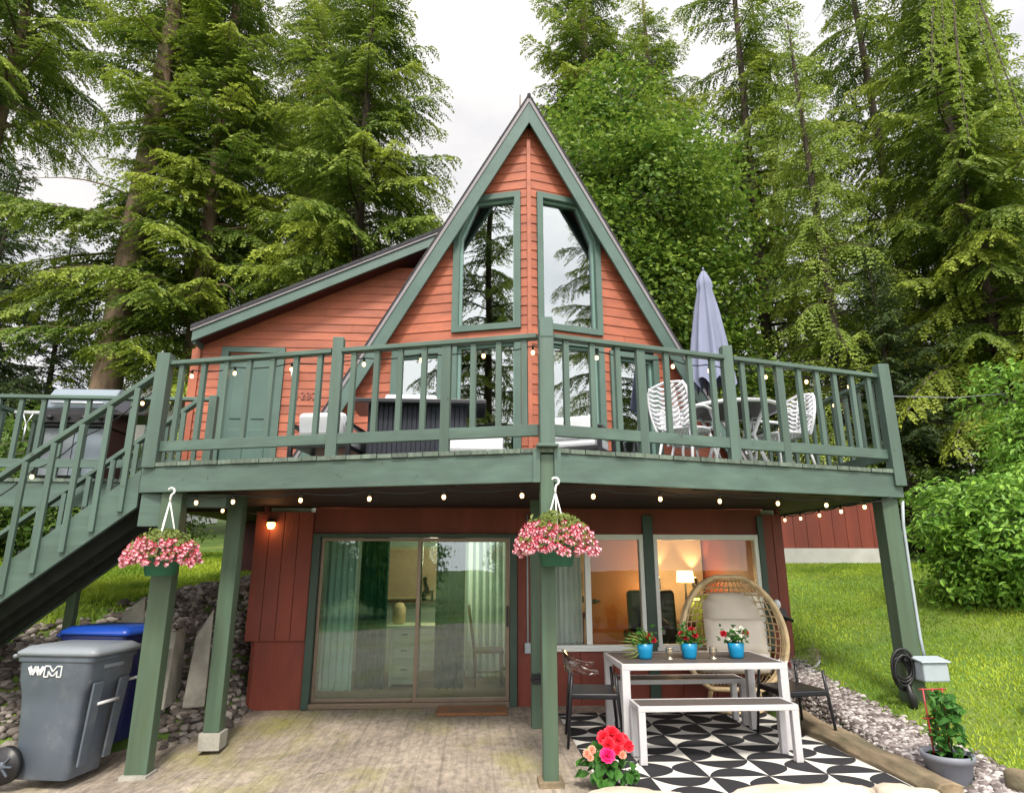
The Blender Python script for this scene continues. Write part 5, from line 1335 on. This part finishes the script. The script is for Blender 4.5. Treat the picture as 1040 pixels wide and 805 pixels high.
# ------------------------------------------------------------------ loose stones (uncountable)
def ico(sub):
    bm=bmesh.new(); bmesh.ops.create_icosphere(bm,subdivisions=sub,radius=1); v=np.array([x.co[:] for x in bm.verts]); f=np.array([[q.index for q in x.verts] for x in bm.faces]); bm.free(); return v,f
IV,IF=ico(2)
def stones(name,xy,size,m,seed,zoff=.0,flat=.6):
    rng=np.random.default_rng(seed); n=len(xy)
    z=tz(xy[:,0],xy[:,1])
    V=np.repeat(IV[None],n,0)
    for k in range(3):
        ax=rng.normal(size=(n,3)); ax/=np.linalg.norm(ax,axis=1,keepdims=True)
        dpt=np.einsum('vi,ni->nv',IV,ax); V=V*(1+(.28*rng.random(n)[:,None]*(np.abs(dpt)-.5))[...,None])
        cut=.55+.3*rng.random(n); over=np.clip(dpt-cut[:,None],0,None); V=V-over[...,None]*ax[:,None,:]
    s=size*rng.uniform(.55,1.5,n); asp=np.stack([rng.uniform(.8,1.3,n),rng.uniform(.7,1.1,n),rng.uniform(flat*.7,flat*1.2,n)],1)
    V=V*asp[:,None,:]*s[:,None,None]
    t=rng.uniform(0,6.283,n); c,s_=np.cos(t),np.sin(t)
    X=V[...,0]*c[:,None]-V[...,1]*s_[:,None]; Y=V[...,0]*s_[:,None]+V[...,1]*c[:,None]
    V=np.stack([X,Y,V[...,2]],-1); V+=np.stack([xy[:,0],xy[:,1],z+zoff+.25*s],1)[:,None,:]
    F=(np.arange(n)*len(IV))[:,None,None]+IF[None]
    o=np_mesh(name,V.reshape(-1,3),F.reshape(-1,3),m,smooth=True,kind='stuff'); return o
def stone_mat(name,a,b,c):
    m,nt,bs=base_mat(name);N=nt.nodes;L=nt.links; setin(bs,Roughness=.85)
    g=N.new('ShaderNodeNewGeometry'); cr=N.new('ShaderNodeValToRGB'); cr.color_ramp.interpolation='LINEAR'
    e=cr.color_ramp.elements; e[0].color=(*a,1); e[1].color=(*c,1); k=e.new(.5); k.color=(*b,1)
    L.new(g.outputs['Random Per Island'],cr.inputs[0])
    nz=N.new('ShaderNodeTexNoise'); nz.inputs['Scale'].default_value=25; L.new(g.outputs['Position'],nz.inputs['Vector'])
    mr=N.new('ShaderNodeMapRange'); mr.inputs['To Min'].default_value=.65; mr.inputs['To Max'].default_value=1.3; L.new(nz.outputs['Fac'],mr.inputs['Value'])
    sc=N.new('ShaderNodeVectorMath'); sc.operation='SCALE'; L.new(cr.outputs[0],sc.inputs[0]); L.new(mr.outputs[0],sc.inputs['Scale']); L.new(sc.outputs[0],bs.inputs['Base Color'])
    bp=N.new('ShaderNodeBump'); bp.inputs['Strength'].default_value=.4; bp.inputs['Distance'].default_value=.01; L.new(nz.outputs['Fac'],bp.inputs['Height']); L.new(bp.outputs[0],bs.inputs['Normal'])
    return m
rng=np.random.default_rng(5)
def grav_edge(y):   # right edge of the gravel strip as a function of y
    return np.interp(y,[4.5,5.0,6.0,7.0,8.2],[4.22,4.10,3.95,3.90,3.86])
y=rng.uniform(4.4,8.1,9000); x=3.46+(grav_edge(y)+rng.normal(0,.05,9000)-3.46)*rng.random(9000)
k=(np.hypot(x-3.7,y-5.28)>.16)
tag(stones('river_gravel',np.stack([x,y],1)[k],.024,stone_mat('grey river gravel',(.06,.045,.043),(.19,.16,.155),(.46,.43,.42)),1),'grey river gravel between the timber edging and the lawn','gravel')
n=10500; x=rng.uniform(-6.2,-2.5,n); y=rng.uniform(6.7,11.2,n)
lim=np.interp(x,[-6,-4.7,-4.45,-4.2,-3.9,-3.4],[7.5,8.0,8.35,8.8,9.8,11.0]); lo=np.where(x>-2.95,7.2,7.05+.0*x)
lo=np.where(x<-4.1,6.3,lo)
k=(y<lim+rng.normal(0,.12,n))&(y>lo)&(np.hypot((x+3.56)/.48,(y-7.05)/.45)>1)
tag(stones('bank_stones',np.stack([x,y],1)[k],.043,stone_mat('brown grey bank stone',(.035,.028,.025),(.11,.09,.08),(.30,.27,.245)),2,.0,.7),'brown grey stones covering the bank under the deck','stones')
# ------------------------------------------------------------------ grass
def grass(name,xy,h,m,seed,w=.006):
    rng=np.random.default_rng(seed); n=len(xy); z=tz(xy[:,0],xy[:,1])
    hh=h*rng.uniform(.5,1.3,n); t=rng.uniform(0,6.283,n); a=rng.uniform(0,6.283,n); le=hh*rng.uniform(.2,.9,n)
    b=np.stack([xy[:,0],xy[:,1],z-.005],1); s=np.stack([np.cos(t),np.sin(t),0*t],1)*w*(.7+.6*rng.random(n))[:,None]
    d=np.stack([np.cos(a)*le,np.sin(a)*le,hh],1)
    m_=b+d*.55+np.stack([0*t,0*t,.12*hh],1)
    V=np.stack([b-s,b+s,m_+s*.7,m_-s*.7,b+d],1).reshape(-1,3)
    i=np.arange(n)[:,None]*5
    return np_mesh(name,V,[i+np.array([[0,1,2,3]]),i+np.array([[3,2,4]])],m,kind='stuff')
M['grass']=leaf_mat('lawn grass blade',(.075,.18,.01),(.46,.56,.055),nscale=.8,trans=.35,rough=.6,rnd_=.2)
def samp(n,x0,x1,y0,y1,p=1.6):
    u=rng.random(n); y=y0+(y1-y0)*u**p; return rng.uniform(x0,x1,n),y
x,y=samp(230000,3.85,12.5,4.4,14,1.5); k=(x>grav_edge(y)+rng.normal(0,.06,len(x)))&~((y>12.9))&(np.hypot(x-4.92,y-5.72)>.1)
x,y=x[k],y[k]
# patchy growth: thin where the noise is low
pn=np.sin(x*2.1+np.sin(y*1.7))*np.sin(y*1.9+1.3*np.sin(x*.8)); k=rng.random(len(x))<.80+.25*pn
tag(grass('lawn_grass',np.stack([x,y],1)[k],.033,M['grass'],3),'bright green patchy lawn rising on the right','grass')
n=90000; x=rng.uniform(-11,-2.6,n); y=rng.uniform(7.5,15,n); lim=np.interp(x,[-6,-4.7,-4.45,-4.2,-3.9,-3.4],[7.5,8.0,8.35,8.8,9.8,11.0]); k=(y>lim)
tag(grass('bank_grass',np.stack([x,y],1)[k],.07,M['grass'],4,.009),'bright green grass at the top of the stony bank','grass')

# ------------------------------------------------------------------ trees
def conifer_data(name,seed,H,zb,Rm,r0,nb,lift=.25,droop=.45,tw=.15,sp=.066,sl=.175,sw=.060,hang=.42,lean=(0,0),top=1.0,leafm=None,barkm=None,bare=.0,gap=.0,twl=.46,prof=.8,zmaxvis=None,bare_dir=None,skip=None):
    """a fir: tapered trunk, limbs, twigs and thousands of needle sprays"""
    rng=np.random.default_rng(seed)
    def axis_(z): 
        t=z/H; return np.stack([lean[0]*t*H+.12*np.sin(3.1*t+seed),lean[1]*t*H+.12*np.cos(2.3*t+seed),z],-1)
    tm=MB(); zs=np.linspace(-.6,H,26)
    rr=[r0*(1-.93*max(z,0)/H)**.85*(1+.35*math.exp(-max(z,0)*1.6)) for z in zs]
    tm.tube([axis_(np.array(z)) for z in zs],[max(q,.012) for q in rr],14)
    # root flare / bark knots
    V=[];Ff=[];tip=[];lv=[];lf=[];nl=0
    limb=MB(); q_v=[];q_tip=[]
    az=rng.uniform(0,6.28)
    for i in range(nb):
        t=(i+rng.random())/nb; z=zb+(H-zb)*t**.92
        if zmaxvis and z>zmaxvis: continue
        env=Rm*((1-t)**prof)*(.55+.45*min(1,t*7+.2))*rng.uniform(.5,1.2)+.25
        if rng.random()<gap: env*=.35
        az+=2.39996+rng.normal(0,.35); L=env
        ca,sa=math.cos(az),math.sin(az)
        if skip and skip[0]<z<skip[1] and math.cos(az-skip[2])>skip[3] and rng.random()<.9: continue
        if bare_dir is not None and math.cos(az-bare_dir)>.55 and rng.random()<.8: L=env=env*.22+.1
        lf_=lift*rng.uniform(-.2,2.2)+.25*t; dr=droop*rng.uniform(.4,1.5)*(1-.6*t); cur=rng.normal(0,.28); bt=rng.random()**2*.75; dead=rng.random()<.05
        p0=axis_(np.array(z))
        def cp(s):
            s=np.asarray(s,float)
            r=L*s; side=cur*L*s*s; zz=L*(lf_*s-dr*s*s)
            return np.stack([p0[0]+r*ca-side*sa,p0[1]+r*sa+side*ca,p0[2]+zz],-1)
        ss=np.linspace(0,1,7); pts=cp(ss)
        limb.tube(list(pts),[max(.004,(.010+.012*L)*(1-.9*s)*(1-.5*t)) for s in ss],5,cap=False)
        if dead: continue
        nt=max(4,int(L/tw)); s0=.12+bare*rng.random()
        st=np.linspace(s0,1,nt)+rng.normal(0,.01,nt); st=np.clip(st,.05,1)
        P=cp(st); T=cp(np.clip(st+.02,0,1.02))-cp(st-.02); T/=np.linalg.norm(T,axis=1,keepdims=True)
        S=np.stack([-T[:,1],T[:,0],np.zeros(nt)],1); S/=np.linalg.norm(S,axis=1,keepdims=True)+1e-9
        for sg in (-1,1):
            tl=(.12+twl*np.minimum(L,3.2)*(1.05-st)**.7*(.35+.65*np.minimum(1,st*2.5)))*rng.uniform(.6,1.25,nt)
            D=T*.72+S*sg*.70+rng.normal(0,.12,(nt,3)); D[:,2]-=hang*.4; D/=np.linalg.norm(D,axis=1,keepdims=True)
            nk=np.maximum(2,(tl/sp).astype(int)); idx=np.repeat(np.arange(nt),nk)
            q=np.concatenate([(np.arange(k)+.6)/k for k in nk])
            l=tl[idx]; pos=P[idx]+D[idx]*(l*q)[:,None]; pos[:,2]-=hang*l*q*q
            dd=D[idx].copy(); dd[:,2]-=2*hang*q*.6; dd/=np.linalg.norm(dd,axis=1,keepdims=True)
            sd=np.cross(dd,np.array([0,0,1.])); sd/=np.linalg.norm(sd,axis=1,keepdims=True)+1e-9
            for s2 in (-1,1):
                m=len(q); e=dd*.75+sd*s2*.65+rng.normal(0,.16,(m,3)); e/=np.linalg.norm(e,axis=1,keepdims=True)
                ln=sl*rng.uniform(.65,1.25,m)*(1-.35*q); up=np.cross(sd,dd)+rng.normal(0,.45,(m,3)); w=np.cross(e,up); w/=np.linalg.norm(w,axis=1,keepdims=True)+1e-9
                hw=sw*.5*rng.uniform(.7,1.3,m)
                a=pos; b=pos+e*(ln*.45)[:,None]+w*hw[:,None]; c=pos+e*ln[:,None]; c[:,2]-=.12*ln; d=pos+e*(ln*.45)[:,None]-w*hw[:,None]
                q_v.append(np.stack([a,b,c,d],1).reshape(-1,3))
                tv=np.clip((q-.55)*1.3,0,1)*.5+np.clip((st[idx]-.6),0,.4)*.9
                tv=np.clip(tv*rng.uniform(.2,1.2,m)+bt*rng.uniform(.3,1,m),0,1); q_tip.append(np.repeat(tv,4))
    QV=np.concatenate(q_v); QT=np.concatenate(q_tip); nq=len(QV)//4
    lv=np.array(limb.v); lfa=np.array(limb.f)
    vv=np.concatenate([lv,QV]); ff=np.concatenate([lfa,np.arange(nq*4).reshape(-1,4)+len(lv)])
    mi=np.concatenate([np.zeros(len(lfa),int),np.ones(nq,int)])
    crown=np_mesh(name+'_crown',vv,ff,[barkm or M['darkbark'],leafm],mi=mi,attrs={'tip':np.concatenate([np.zeros(len(lv)),QT])},link=False)
    trunk=bpy.data.meshes.new(name+'_trunk'); trunk.from_pydata(tm.v,[],tm.f); trunk.materials.append(barkm or M['bark']); trunk.polygons.foreach_set('use_smooth',tm.sm); trunk.update()
    return trunk,crown
def plant_tree(data,name,label,cat,x,y,rz=0,sc=1,group=None,z=None,tilt=(0,0)):
    zz=float(tz(x,y))-.15 if z is None else z
    t=thing(name,label,cat,(x,y,zz),group)
    for m,nm in zip(data,('trunk','crown')):
        o=bpy.data.objects.new(nm,m); COL.objects.link(o); o.parent=t
    t.rotation_euler=(tilt[0],tilt[1],rz); t.scale=(sc,)*3 if not hasattr(sc,'__len__') else sc
    return t
M['fir_a']=leaf_mat('fir needles',(.024,.062,.010),(.125,.20,.024),tip=(.37,.43,.05),nscale=.55,trans=.36)
M['fir_dark']=leaf_mat('dark spruce needles',(.022,.045,.020),(.07,.11,.035),tip=(.12,.17,.06),nscale=.6,trans=.35)
M['hemlock']=leaf_mat('light hemlock needles',(.12,.19,.025),(.24,.33,.05),tip=(.34,.42,.07),nscale=.7,trans=.4)
D={}
D['fir']=conifer_data('fir',11,31,6.0,4.7,.52,270,lift=.16,droop=.42,leafm=M['fir_a'],barkm=M['bark'],gap=.18,zmaxvis=25,bare_dir=-math.pi/2+.25,skip=(11.5,15.5,math.pi,.35))
D['fir_high']=conifer_data('fir_high',14,31,14.5,4.7,.40,150,lift=.16,droop=.42,leafm=M['fir_a'],barkm=M['bark'],gap=.18,zmaxvis=25)
D['thin']=conifer_data('thin',29,30,2.0,4.1,.21,190,lift=.18,droop=.5,leafm=M['fir_a'],barkm=M['darkbark'],gap=.34,zmaxvis=26,hang=.5)
D['fir2']=conifer_data('fir2',23,28,4.5,4.2,.34,270,lift=.22,droop=.40,leafm=M['fir_a'],barkm=M['bark'],gap=.12,zmaxvis=25)
D['fir3']=conifer_data('fir3',37,25,2.0,4.5,.24,270,lift=.15,droop=.50,leafm=M['fir_a'],barkm=M['darkbark'],gap=.15,hang=.5)
D['spruce']=conifer_data('spruce',41,13,.8,3.0,.16,130,lift=.3,droop=.35,leafm=M['fir_dark'],barkm=M['darkbark'])
D['hemlock']=conifer_data('hemlock',53,17,.5,2.7,.2,170,lift=.10,droop=.65,leafm=M['hemlock'],barkm=M['darkbark'],hang=.9,sl=.13,sw=.042)

def leafy_data(name,seed,blobs,n,size,leafm,barkm,trunk_pts,trunk_r,elong=1.3,per=16,cr=.42,shell=.55,up=.8):
    """broadleaf crown: leaf clumps through several lobes, limbs reaching to the clumps"""
    rng=np.random.default_rng(seed); tm=MB(); tm.tube(trunk_pts,trunk_r,10)
    limb=MB(); C=[];Nn=[]
    tot=sum(b[3]*b[4]*b[5] for b in blobs)
    for bi,(bx,by,bz,rx,ry,rz) in enumerate(blobs):
        k=max(3,int(n/per*rx*ry*rz/tot))
        u=rng.normal(size=(k,3)); u/=np.linalg.norm(u,axis=1,keepdims=True)
        r=(shell+(1-shell)*rng.random(k)**.5)*rng.uniform(.8,1.12,k)
        c=np.array([bx,by,bz])+u*r[:,None]*np.array([rx,ry,rz]); C.append(c); Nn.append(u)
        base=np.array(trunk_pts[min(len(trunk_pts)-1,1+bi%(len(trunk_pts)-1))],float)
        mid=np.array([bx,by,bz]); limb.tube([base,(base+mid)/2+rng.normal(0,.2,3),mid],[trunk_r[-1]*1.1,trunk_r[-1]*.8,trunk_r[-1]*.5],6,cap=False)
        for j in rng.choice(k,min(k,14),replace=False): limb.tube([mid,(mid+c[j])/2+rng.normal(0,.12,3),c[j]],[trunk_r[-1]*.4,trunk_r[-1]*.25,.006],4,cap=False)
    C=np.concatenate(C);U=np.concatenate(Nn); k=len(C)
    idx=np.repeat(np.arange(k),per); m=len(idx)
    pos=C[idx]+rng.normal(0,cr*.5,(m,3))*np.array([1,1,.40]); nrm=U[idx]*.5+np.array([0,0,up])+rng.normal(0,.35,(m,3))
    v,f=leaf_arrays(pos,nrm,size*rng.uniform(.6,1.25,m),rng,fold=.18,elong=elong)
    tipv=np.repeat(np.clip(rng.random(m)*.9-.35+.3*rng.random(k)[idx],0,1),6)
    lv=np.array(limb.v); lfa=np.array(limb.f)
    vv=np.concatenate([lv,v]); 
    # limb quads and leaf quads are all four-sided
    ff=np.concatenate([lfa,f+len(lv)]); mi=np.concatenate([np.zeros(len(lfa),int),np.ones(len(f),int)])
    crown=np_mesh(name+'_crown',vv,ff,[barkm,leafm],mi=mi,attrs={'tip':np.concatenate([np.zeros(len(lv)),tipv])},link=False)
    trunk=bpy.data.meshes.new(name+'_trunk'); trunk.from_pydata(tm.v,[],tm.f); trunk.materials.append(barkm); trunk.polygons.foreach_set('use_smooth',tm.sm); trunk.update()
    return trunk,crown
M['maple']=leaf_mat('maple leaf',(.022,.070,.010),(.125,.225,.03),tip=(.30,.40,.06),nscale=.9,trans=.355)
M['laurel']=leaf_mat('glossy laurel leaf',(.055,.14,.016),(.17,.36,.045),tip=(.34,.54,.08),nscale=2.0,trans=.3,rough=.45,spec=.35)
M['shrubleaf']=leaf_mat('dark shrub leaf',(.025,.07,.012),(.08,.15,.02),tip=(.14,.21,.03),nscale=1.2,trans=.3)
rb_=random.Random(17)
mb_bl=[(0,0,6.2,2.6,2.4,2.0),(-1.6,-.4,7.6,1.9,1.8,1.7),(1.8,-.3,7.0,2.0,1.9,1.8),(.3,-.8,9.3,2.2,2.0,1.9),(-.9,.2,11.2,1.8,1.7,1.7),(1.2,0,11.0,1.9,1.8,1.6),(2.4,-.6,9.2,1.6,1.5,1.5),(-2.2,-.6,9.6,1.3,1.4,1.3),(.2,0,12.8,1.5,1.4,1.2),(2.2,-.4,4.9,1.8,1.7,1.3),(-1.2,-.4,4.6,1.7,1.6,1.2),(3.1,-.2,11.6,1.2,1.2,1.0)]
D['maple']=leafy_data('maple',61,mb_bl,42000,.14,M['maple'],M['greybark'],[(0,0,-.4),(.05,0,2.5),(-.05,.1,5),(.1,0,8),(.1,0,10.5)],[.26,.22,.17,.11,.06],elong=1.2,per=30,cr=.62,shell=.55)
def laurel(seed,R_,H_,n,size,m):
    r=random.Random(seed); bl=[(0,0,H_*.45,R_*.8,R_*.8,H_*.45)]
    for k in range(9):
        a=r.uniform(0,6.28); q=r.uniform(.3,.75)*R_; bl.append((q*math.cos(a),q*math.sin(a),r.uniform(.2,.8)*H_,R_*.42,R_*.42,H_*.25))
    return leafy_data('laurel',seed,bl,n,size,m,M['greybark'],[(0,0,-.2),(0,0,H_*.25),(.05,0,H_*.5)],[.07,.05,.03],elong=2.3,per=12,cr=.28,shell=.75,up=.5)
D['laurel']=laurel(71,1.35,2.3,19000,.118,M['laurel'])
D['laurel2']=laurel(72,1.6,3.3,20000,.12,M['laurel'])
D['shrub']=laurel(73,1.5,2.6,9000,.12,M['shrubleaf'])

T=plant_tree
# left side
T(D['fir'],'fir_tree','tall fir with the thickest bare brown trunk, behind the gas grill','tree',-11.4,20.0,0.0)
T(D['fir2'],'fir_tree','tall fir with a thinner straight trunk left of the cabin wing','tree',-9.2,20.5,1.9)
T(D['fir3'],'fir_tree','tall dark-trunked fir rising behind the shed roof of the wing','tree',-3.8,19.5,2.2)
T(D['fir2'],'fir_tree','fir filling the gap between the thin trunk and the dark trunk','tree',-7.6,26,4.0,1.1)
T(D['fir_high'],'fir_tree','fir whose branches reach in at the top left corner','tree',-18.3,22,2.6,1.0)
T(D['spruce'],'spruce_tree','dark spruce at the far left behind the landing railing','tree',-16.2,21.0,.5)
T(D['spruce'],'spruce_tree','shorter dark spruce left of the thick brown trunk','tree',-15.6,23.5,2.5,.9)
T(D['spruce'],'spruce_tree','dark spruce half out of the frame on the left','tree',-19.5,24,4.1,1.15)
# right side
T(D['fir2'],'fir_tree','dense fir reaching out of the frame just right of the gable peak','tree',4.4,21.5,1.0,1.0)
T(D['maple'],'maple_tree','round leafy maple directly behind the right slope of the gable','tree',4.1,15.8,.4)
T(D['fir2'],'fir_tree','fir behind the maple with its tip beside the gable peak','tree',2.0,26.0,.8,.74)
T(D['fir2'],'fir_tree','fir seen between the maple crown and the thin bare-trunked fir','tree',8.2,25.5,2.9,1.0)
T(D['thin'],'fir_tree','tall thin fir with a bare dark trunk right of the maple','tree',9.8,19.5,5.1)
T(D['hemlock'],'hemlock_tree','pale yellow-green drooping hemlock above the right deck railing','tree',9.5,15.6,.9,.95)
T(D['thin'],'fir_tree','tall fir between the hemlock and the right edge','tree',14.0,18.5,.6)
T(D['fir3'],'fir_tree','broad fir with long drooping boughs at the right edge','tree',13.2,14.5,2.0,.82)
T(D['thin'],'fir_tree','fir far back behind the hemlock','tree',14.5,27,3.3)
T(D['hemlock'],'hemlock_tree','smaller drooping hemlock low behind the right deck corner','tree',12.2,17.2,4.0,.6)
T(D['spruce'],'spruce_tree','dark young spruce low behind the right end of the deck','tree',10.2,14.6,1.2,.62)
T(D['fir3'],'fir_tree','dark fir beyond the laurel hedge at the far right','tree',18.0,19.0,1.2,.9)
# shrubs on the right
T(D['laurel'],'laurel_bush','large glossy laurel bush at the right edge of the lawn','bush',7.15,8.15,.5,.84)
T(D['laurel2'],'laurel_bush','tall bright laurel bush behind the large one at the right edge','bush',10.45,10.1,1.9,1.0)
T(D['laurel'],'laurel_bush','laurel bush at the back corner of the lawn beside the bare soil','bush',9.2,11.6,3.0,.5)
T(D['shrub'],'shrub','dark leafy shrub between the outbuilding and the laurels','bush',10.6,13.0,.2,.8)
T(D['shrub'],'shrub','dark leafy shrub right behind the deck corner post','bush',11.6,14.2,2.2,.9)
T(D['shrub'],'shrub','leafy shrub behind the gas grill on the left bank','bush',-7.2,13.0,1.2,1.1)
T(D['shrub'],'shrub','leafy shrub left of the cabin wing behind the stairs','bush',-9.8,14.2,3.1,1.25)
T(D['shrub'],'shrub','leafy shrub at the far left below the dark spruce','bush',-12.6,15.0,5.0,1.4)

# the long bough that hangs into the picture at the top right
M['near_needles']=leaf_mat('near fir needles',(.15,.24,.02),(.28,.38,.05),tip=(.42,.50,.08),nscale=1.2,trans=.5)
def bough():
    rng=np.random.default_rng(91); V=[]; tip=[]; limb=MB()
    root=V3(7.2,7.2,10.6)
    for k,(ex,ey,ez) in enumerate(((6.06,6.5,6.6),(5.75,6.5,7.6),(6.6,6.5,7.3),(6.1,6.6,8.2),(6.75,6.4,6.7))):
        p0=root; p3=V3(ex,ey,ez); p1=p0+(p3-p0)*.45+V3(-.2,-.1,.9); 
        def cv(s): s=np.asarray(s)[:,None]; return (1-s)**2*p0+2*s*(1-s)*p1+s*s*p3
        ss=np.linspace(0,1,14); pts=cv(ss); limb.tube(list(pts),[.03*(1-.85*s) for s in ss],6,cap=False)
        st=np.linspace(.25,1,34); P=cv(st); Td=cv(np.clip(st+.02,0,1.02))-cv(st-.02); Td/=np.linalg.norm(Td,axis=1,keepdims=True)
        S=np.cross(Td,np.array([.25,-.9,.2])); S/=np.linalg.norm(S,axis=1,keepdims=True)
        for sg in (-1,1):
            for i in range(34):
                l=(.10+.24*(1.08-st[i]))*rng.uniform(.7,1.2); D_=unit(Td[i]*.55+S[i]*sg*.85+rng.normal(0,.12,3))
                m=max(4,int(l/.014)); q=(np.arange(m)+.5)/m; pos=P[i]+D_*(l*q)[:,None]; pos[:,2]-=.25*l*q*q
                limb.tube([P[i],P[i]+D_*l*.5-V3(0,0,.06*l),P[i]+D_*l-V3(0,0,.25*l)],[.005,.004,.002],4,cap=False)
                sd=unit(np.cross(D_,V3(.2,-.9,.3)))
                for s2 in (-1,1):
                    e=D_*.7+sd*s2*.75+rng.normal(0,.18,(m,3)); e/=np.linalg.norm(e,axis=1,keepdims=True)
                    ln=.06*rng.uniform(.7,1.2,m); w=np.cross(e,rng.normal(size=(m,3))); w/=np.linalg.norm(w,axis=1,keepdims=True); hw=.0075
                    V.append(np.stack([pos,pos+e*(ln*.5)[:,None]+w*hw,pos+e*ln[:,None],pos+e*(ln*.5)[:,None]-w*hw],1).reshape(-1,3)); tip.append(np.repeat(np.clip(q-.5,0,1)*rng.random(m),4))
    QV=np.concatenate(V); lv=np.array(limb.v); lf=np.array(limb.f); nq=len(QV)//4
    gz=float(tz(10.8,8.6))
    t=thing('fir_tree','fir outside the frame whose bright yellow-green bough hangs in close at the top right','tree',(10.8,8.6,gz))
    tm=MB(); tm.tube([(10.8,8.6,gz-.2),(10.85,8.65,5),(10.8,8.6,12),(10.8,8.6,18)],[.34,.28,.2,.08],12); tm.build('trunk',M['bark'],t)
    limb.tube([(10.8,8.6,11.6),(9.3,8.0,11.5),(8.0,7.5,11.1),tuple(root)],[.09,.07,.05,.03],7,cap=False)
    lv=np.array(limb.v); lf=np.array(limb.f)
    np_mesh('crown',np.concatenate([lv,QV]),np.concatenate([lf,np.arange(nq*4).reshape(-1,4)+len(lv)]),[M['darkbark'],M['near_needles']],t,mi=np.concatenate([np.zeros(len(lf),int),np.ones(nq,int)]),attrs={'tip':np.concatenate([np.zeros(len(lv)),np.concatenate(tip)])})
bough()
# trees on the far side of the drive, mirrored in the panes
for i,(x,y,s_) in enumerate(((-8.5,-7.5,.95),(-3.5,-19,.8),(14.8,-6.0,.85))):
    T(D['thin'],'fir_tree',('fir mirrored in the left gable glass, behind the viewer','fir mirrored in the sliding door, across the drive','fir mirrored in the right panes, across the drive')[i],'tree',x,y,i*1.7,s_,z=-.3)
for i,(x,y) in enumerate(((-6,-8),(-2.8,-8.5),(2.5,-9))):
    T(D['laurel2'],'laurel_bush',('laurel mirrored in the left sliding pane','laurel mirrored in the middle of the sliding door','laurel mirrored in the picture windows')[i],'bush',x,y,i*2.1,1.2,z=-.3)

# ------------------------------------------------------------------ sky, sun, camera
w=bpy.data.worlds.new('World'); scn.world=w; w.use_nodes=True
nt=w.node_tree; N=nt.nodes; L=nt.links; bg_=N['Background']
SUN_EL,SUN_AZ=R(52),R(180)     # azimuth measured clockwise from +Y (behind the viewer, to the left)
sky=N.new('ShaderNodeTexSky'); sky.sky_type='NISHITA'; sky.sun_disc=False; sky.sun_elevation=SUN_EL; sky.sun_rotation=SUN_AZ
tc=N.new('ShaderNodeTexCoord'); mp=N.new('ShaderNodeMapping'); mp.inputs['Scale'].default_value=(1,1,1.8); L.new(tc.outputs['Generated'],mp.inputs['Vector'])
nz=N.new('ShaderNodeTexNoise'); nz.inputs['Scale'].default_value=2.2; nz.inputs['Detail'].default_value=7; nz.inputs['Roughness'].default_value=.55; L.new(mp.outputs[0],nz.inputs['Vector'])
mr=N.new('ShaderNodeMapRange'); mr.inputs['From Min'].default_value=.22; mr.inputs['From Max'].default_value=.52; mr.inputs['To Min'].default_value=.55; mr.inputs['To Max'].default_value=1; L.new(nz.outputs['Fac'],mr.inputs['Value'])
n2=N.new('ShaderNodeTexNoise'); n2.inputs['Scale'].default_value=1.6; n2.inputs['Detail'].default_value=4; L.new(tc.outputs['Generated'],n2.inputs['Vector'])
cl=N.new('ShaderNodeMix'); cl.data_type='RGBA'; cl.inputs['A'].default_value=(8.6,8.1,8.15,1); cl.inputs['B'].default_value=(9.7,9.55,9.25,1); L.new(n2.outputs['Fac'],cl.inputs['Factor'])
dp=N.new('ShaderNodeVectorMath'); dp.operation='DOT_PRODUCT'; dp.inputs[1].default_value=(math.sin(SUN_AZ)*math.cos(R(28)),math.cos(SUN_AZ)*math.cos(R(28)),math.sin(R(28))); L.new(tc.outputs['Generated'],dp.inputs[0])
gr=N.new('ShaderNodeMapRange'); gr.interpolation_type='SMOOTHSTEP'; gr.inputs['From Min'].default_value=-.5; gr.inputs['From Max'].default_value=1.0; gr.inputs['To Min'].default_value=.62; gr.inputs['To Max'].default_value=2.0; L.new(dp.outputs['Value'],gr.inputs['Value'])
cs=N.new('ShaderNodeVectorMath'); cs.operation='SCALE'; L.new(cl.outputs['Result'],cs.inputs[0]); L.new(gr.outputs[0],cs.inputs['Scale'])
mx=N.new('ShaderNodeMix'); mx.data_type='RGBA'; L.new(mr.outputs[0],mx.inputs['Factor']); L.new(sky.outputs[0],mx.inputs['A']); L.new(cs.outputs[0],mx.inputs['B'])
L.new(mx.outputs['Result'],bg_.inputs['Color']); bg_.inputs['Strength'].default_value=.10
sl=bpy.data.lights.new('sun','SUN'); sl.energy=2.4; sl.angle=R(11); sl.color=(1,.93,.80)
so_=bpy.data.objects.new('sun',sl); COL.objects.link(so_)
dirv=Vector((math.sin(SUN_AZ)*math.cos(SUN_EL),math.cos(SUN_AZ)*math.cos(SUN_EL),math.sin(SUN_EL)))
so_.rotation_euler=dirv.to_track_quat('Z','Y').to_euler(); so_.location=(0,-10,30)

cam=bpy.data.cameras.new('camera'); co=bpy.data.objects.new('camera',cam); COL.objects.link(co)
cam.sensor_fit='HORIZONTAL'; cam.sensor_width=36; cam.lens=650/1040*36; cam.clip_start=.05; cam.clip_end=1000
co.location=(0,0,1.6); co.rotation_euler=(R(90+14.7),0,R(-3.5)); scn.camera=co
vs_=scn.view_settings; vs_.view_transform='Standard'; vs_.look='None'; vs_.exposure=.84; vs_.gamma=1; vs_.use_curve_mapping=False
scn.cycles.max_bounces=8; scn.cycles.transparent_max_bounces=12; scn.cycles.diffuse_bounces=4
scn.cycles.use_denoising=True
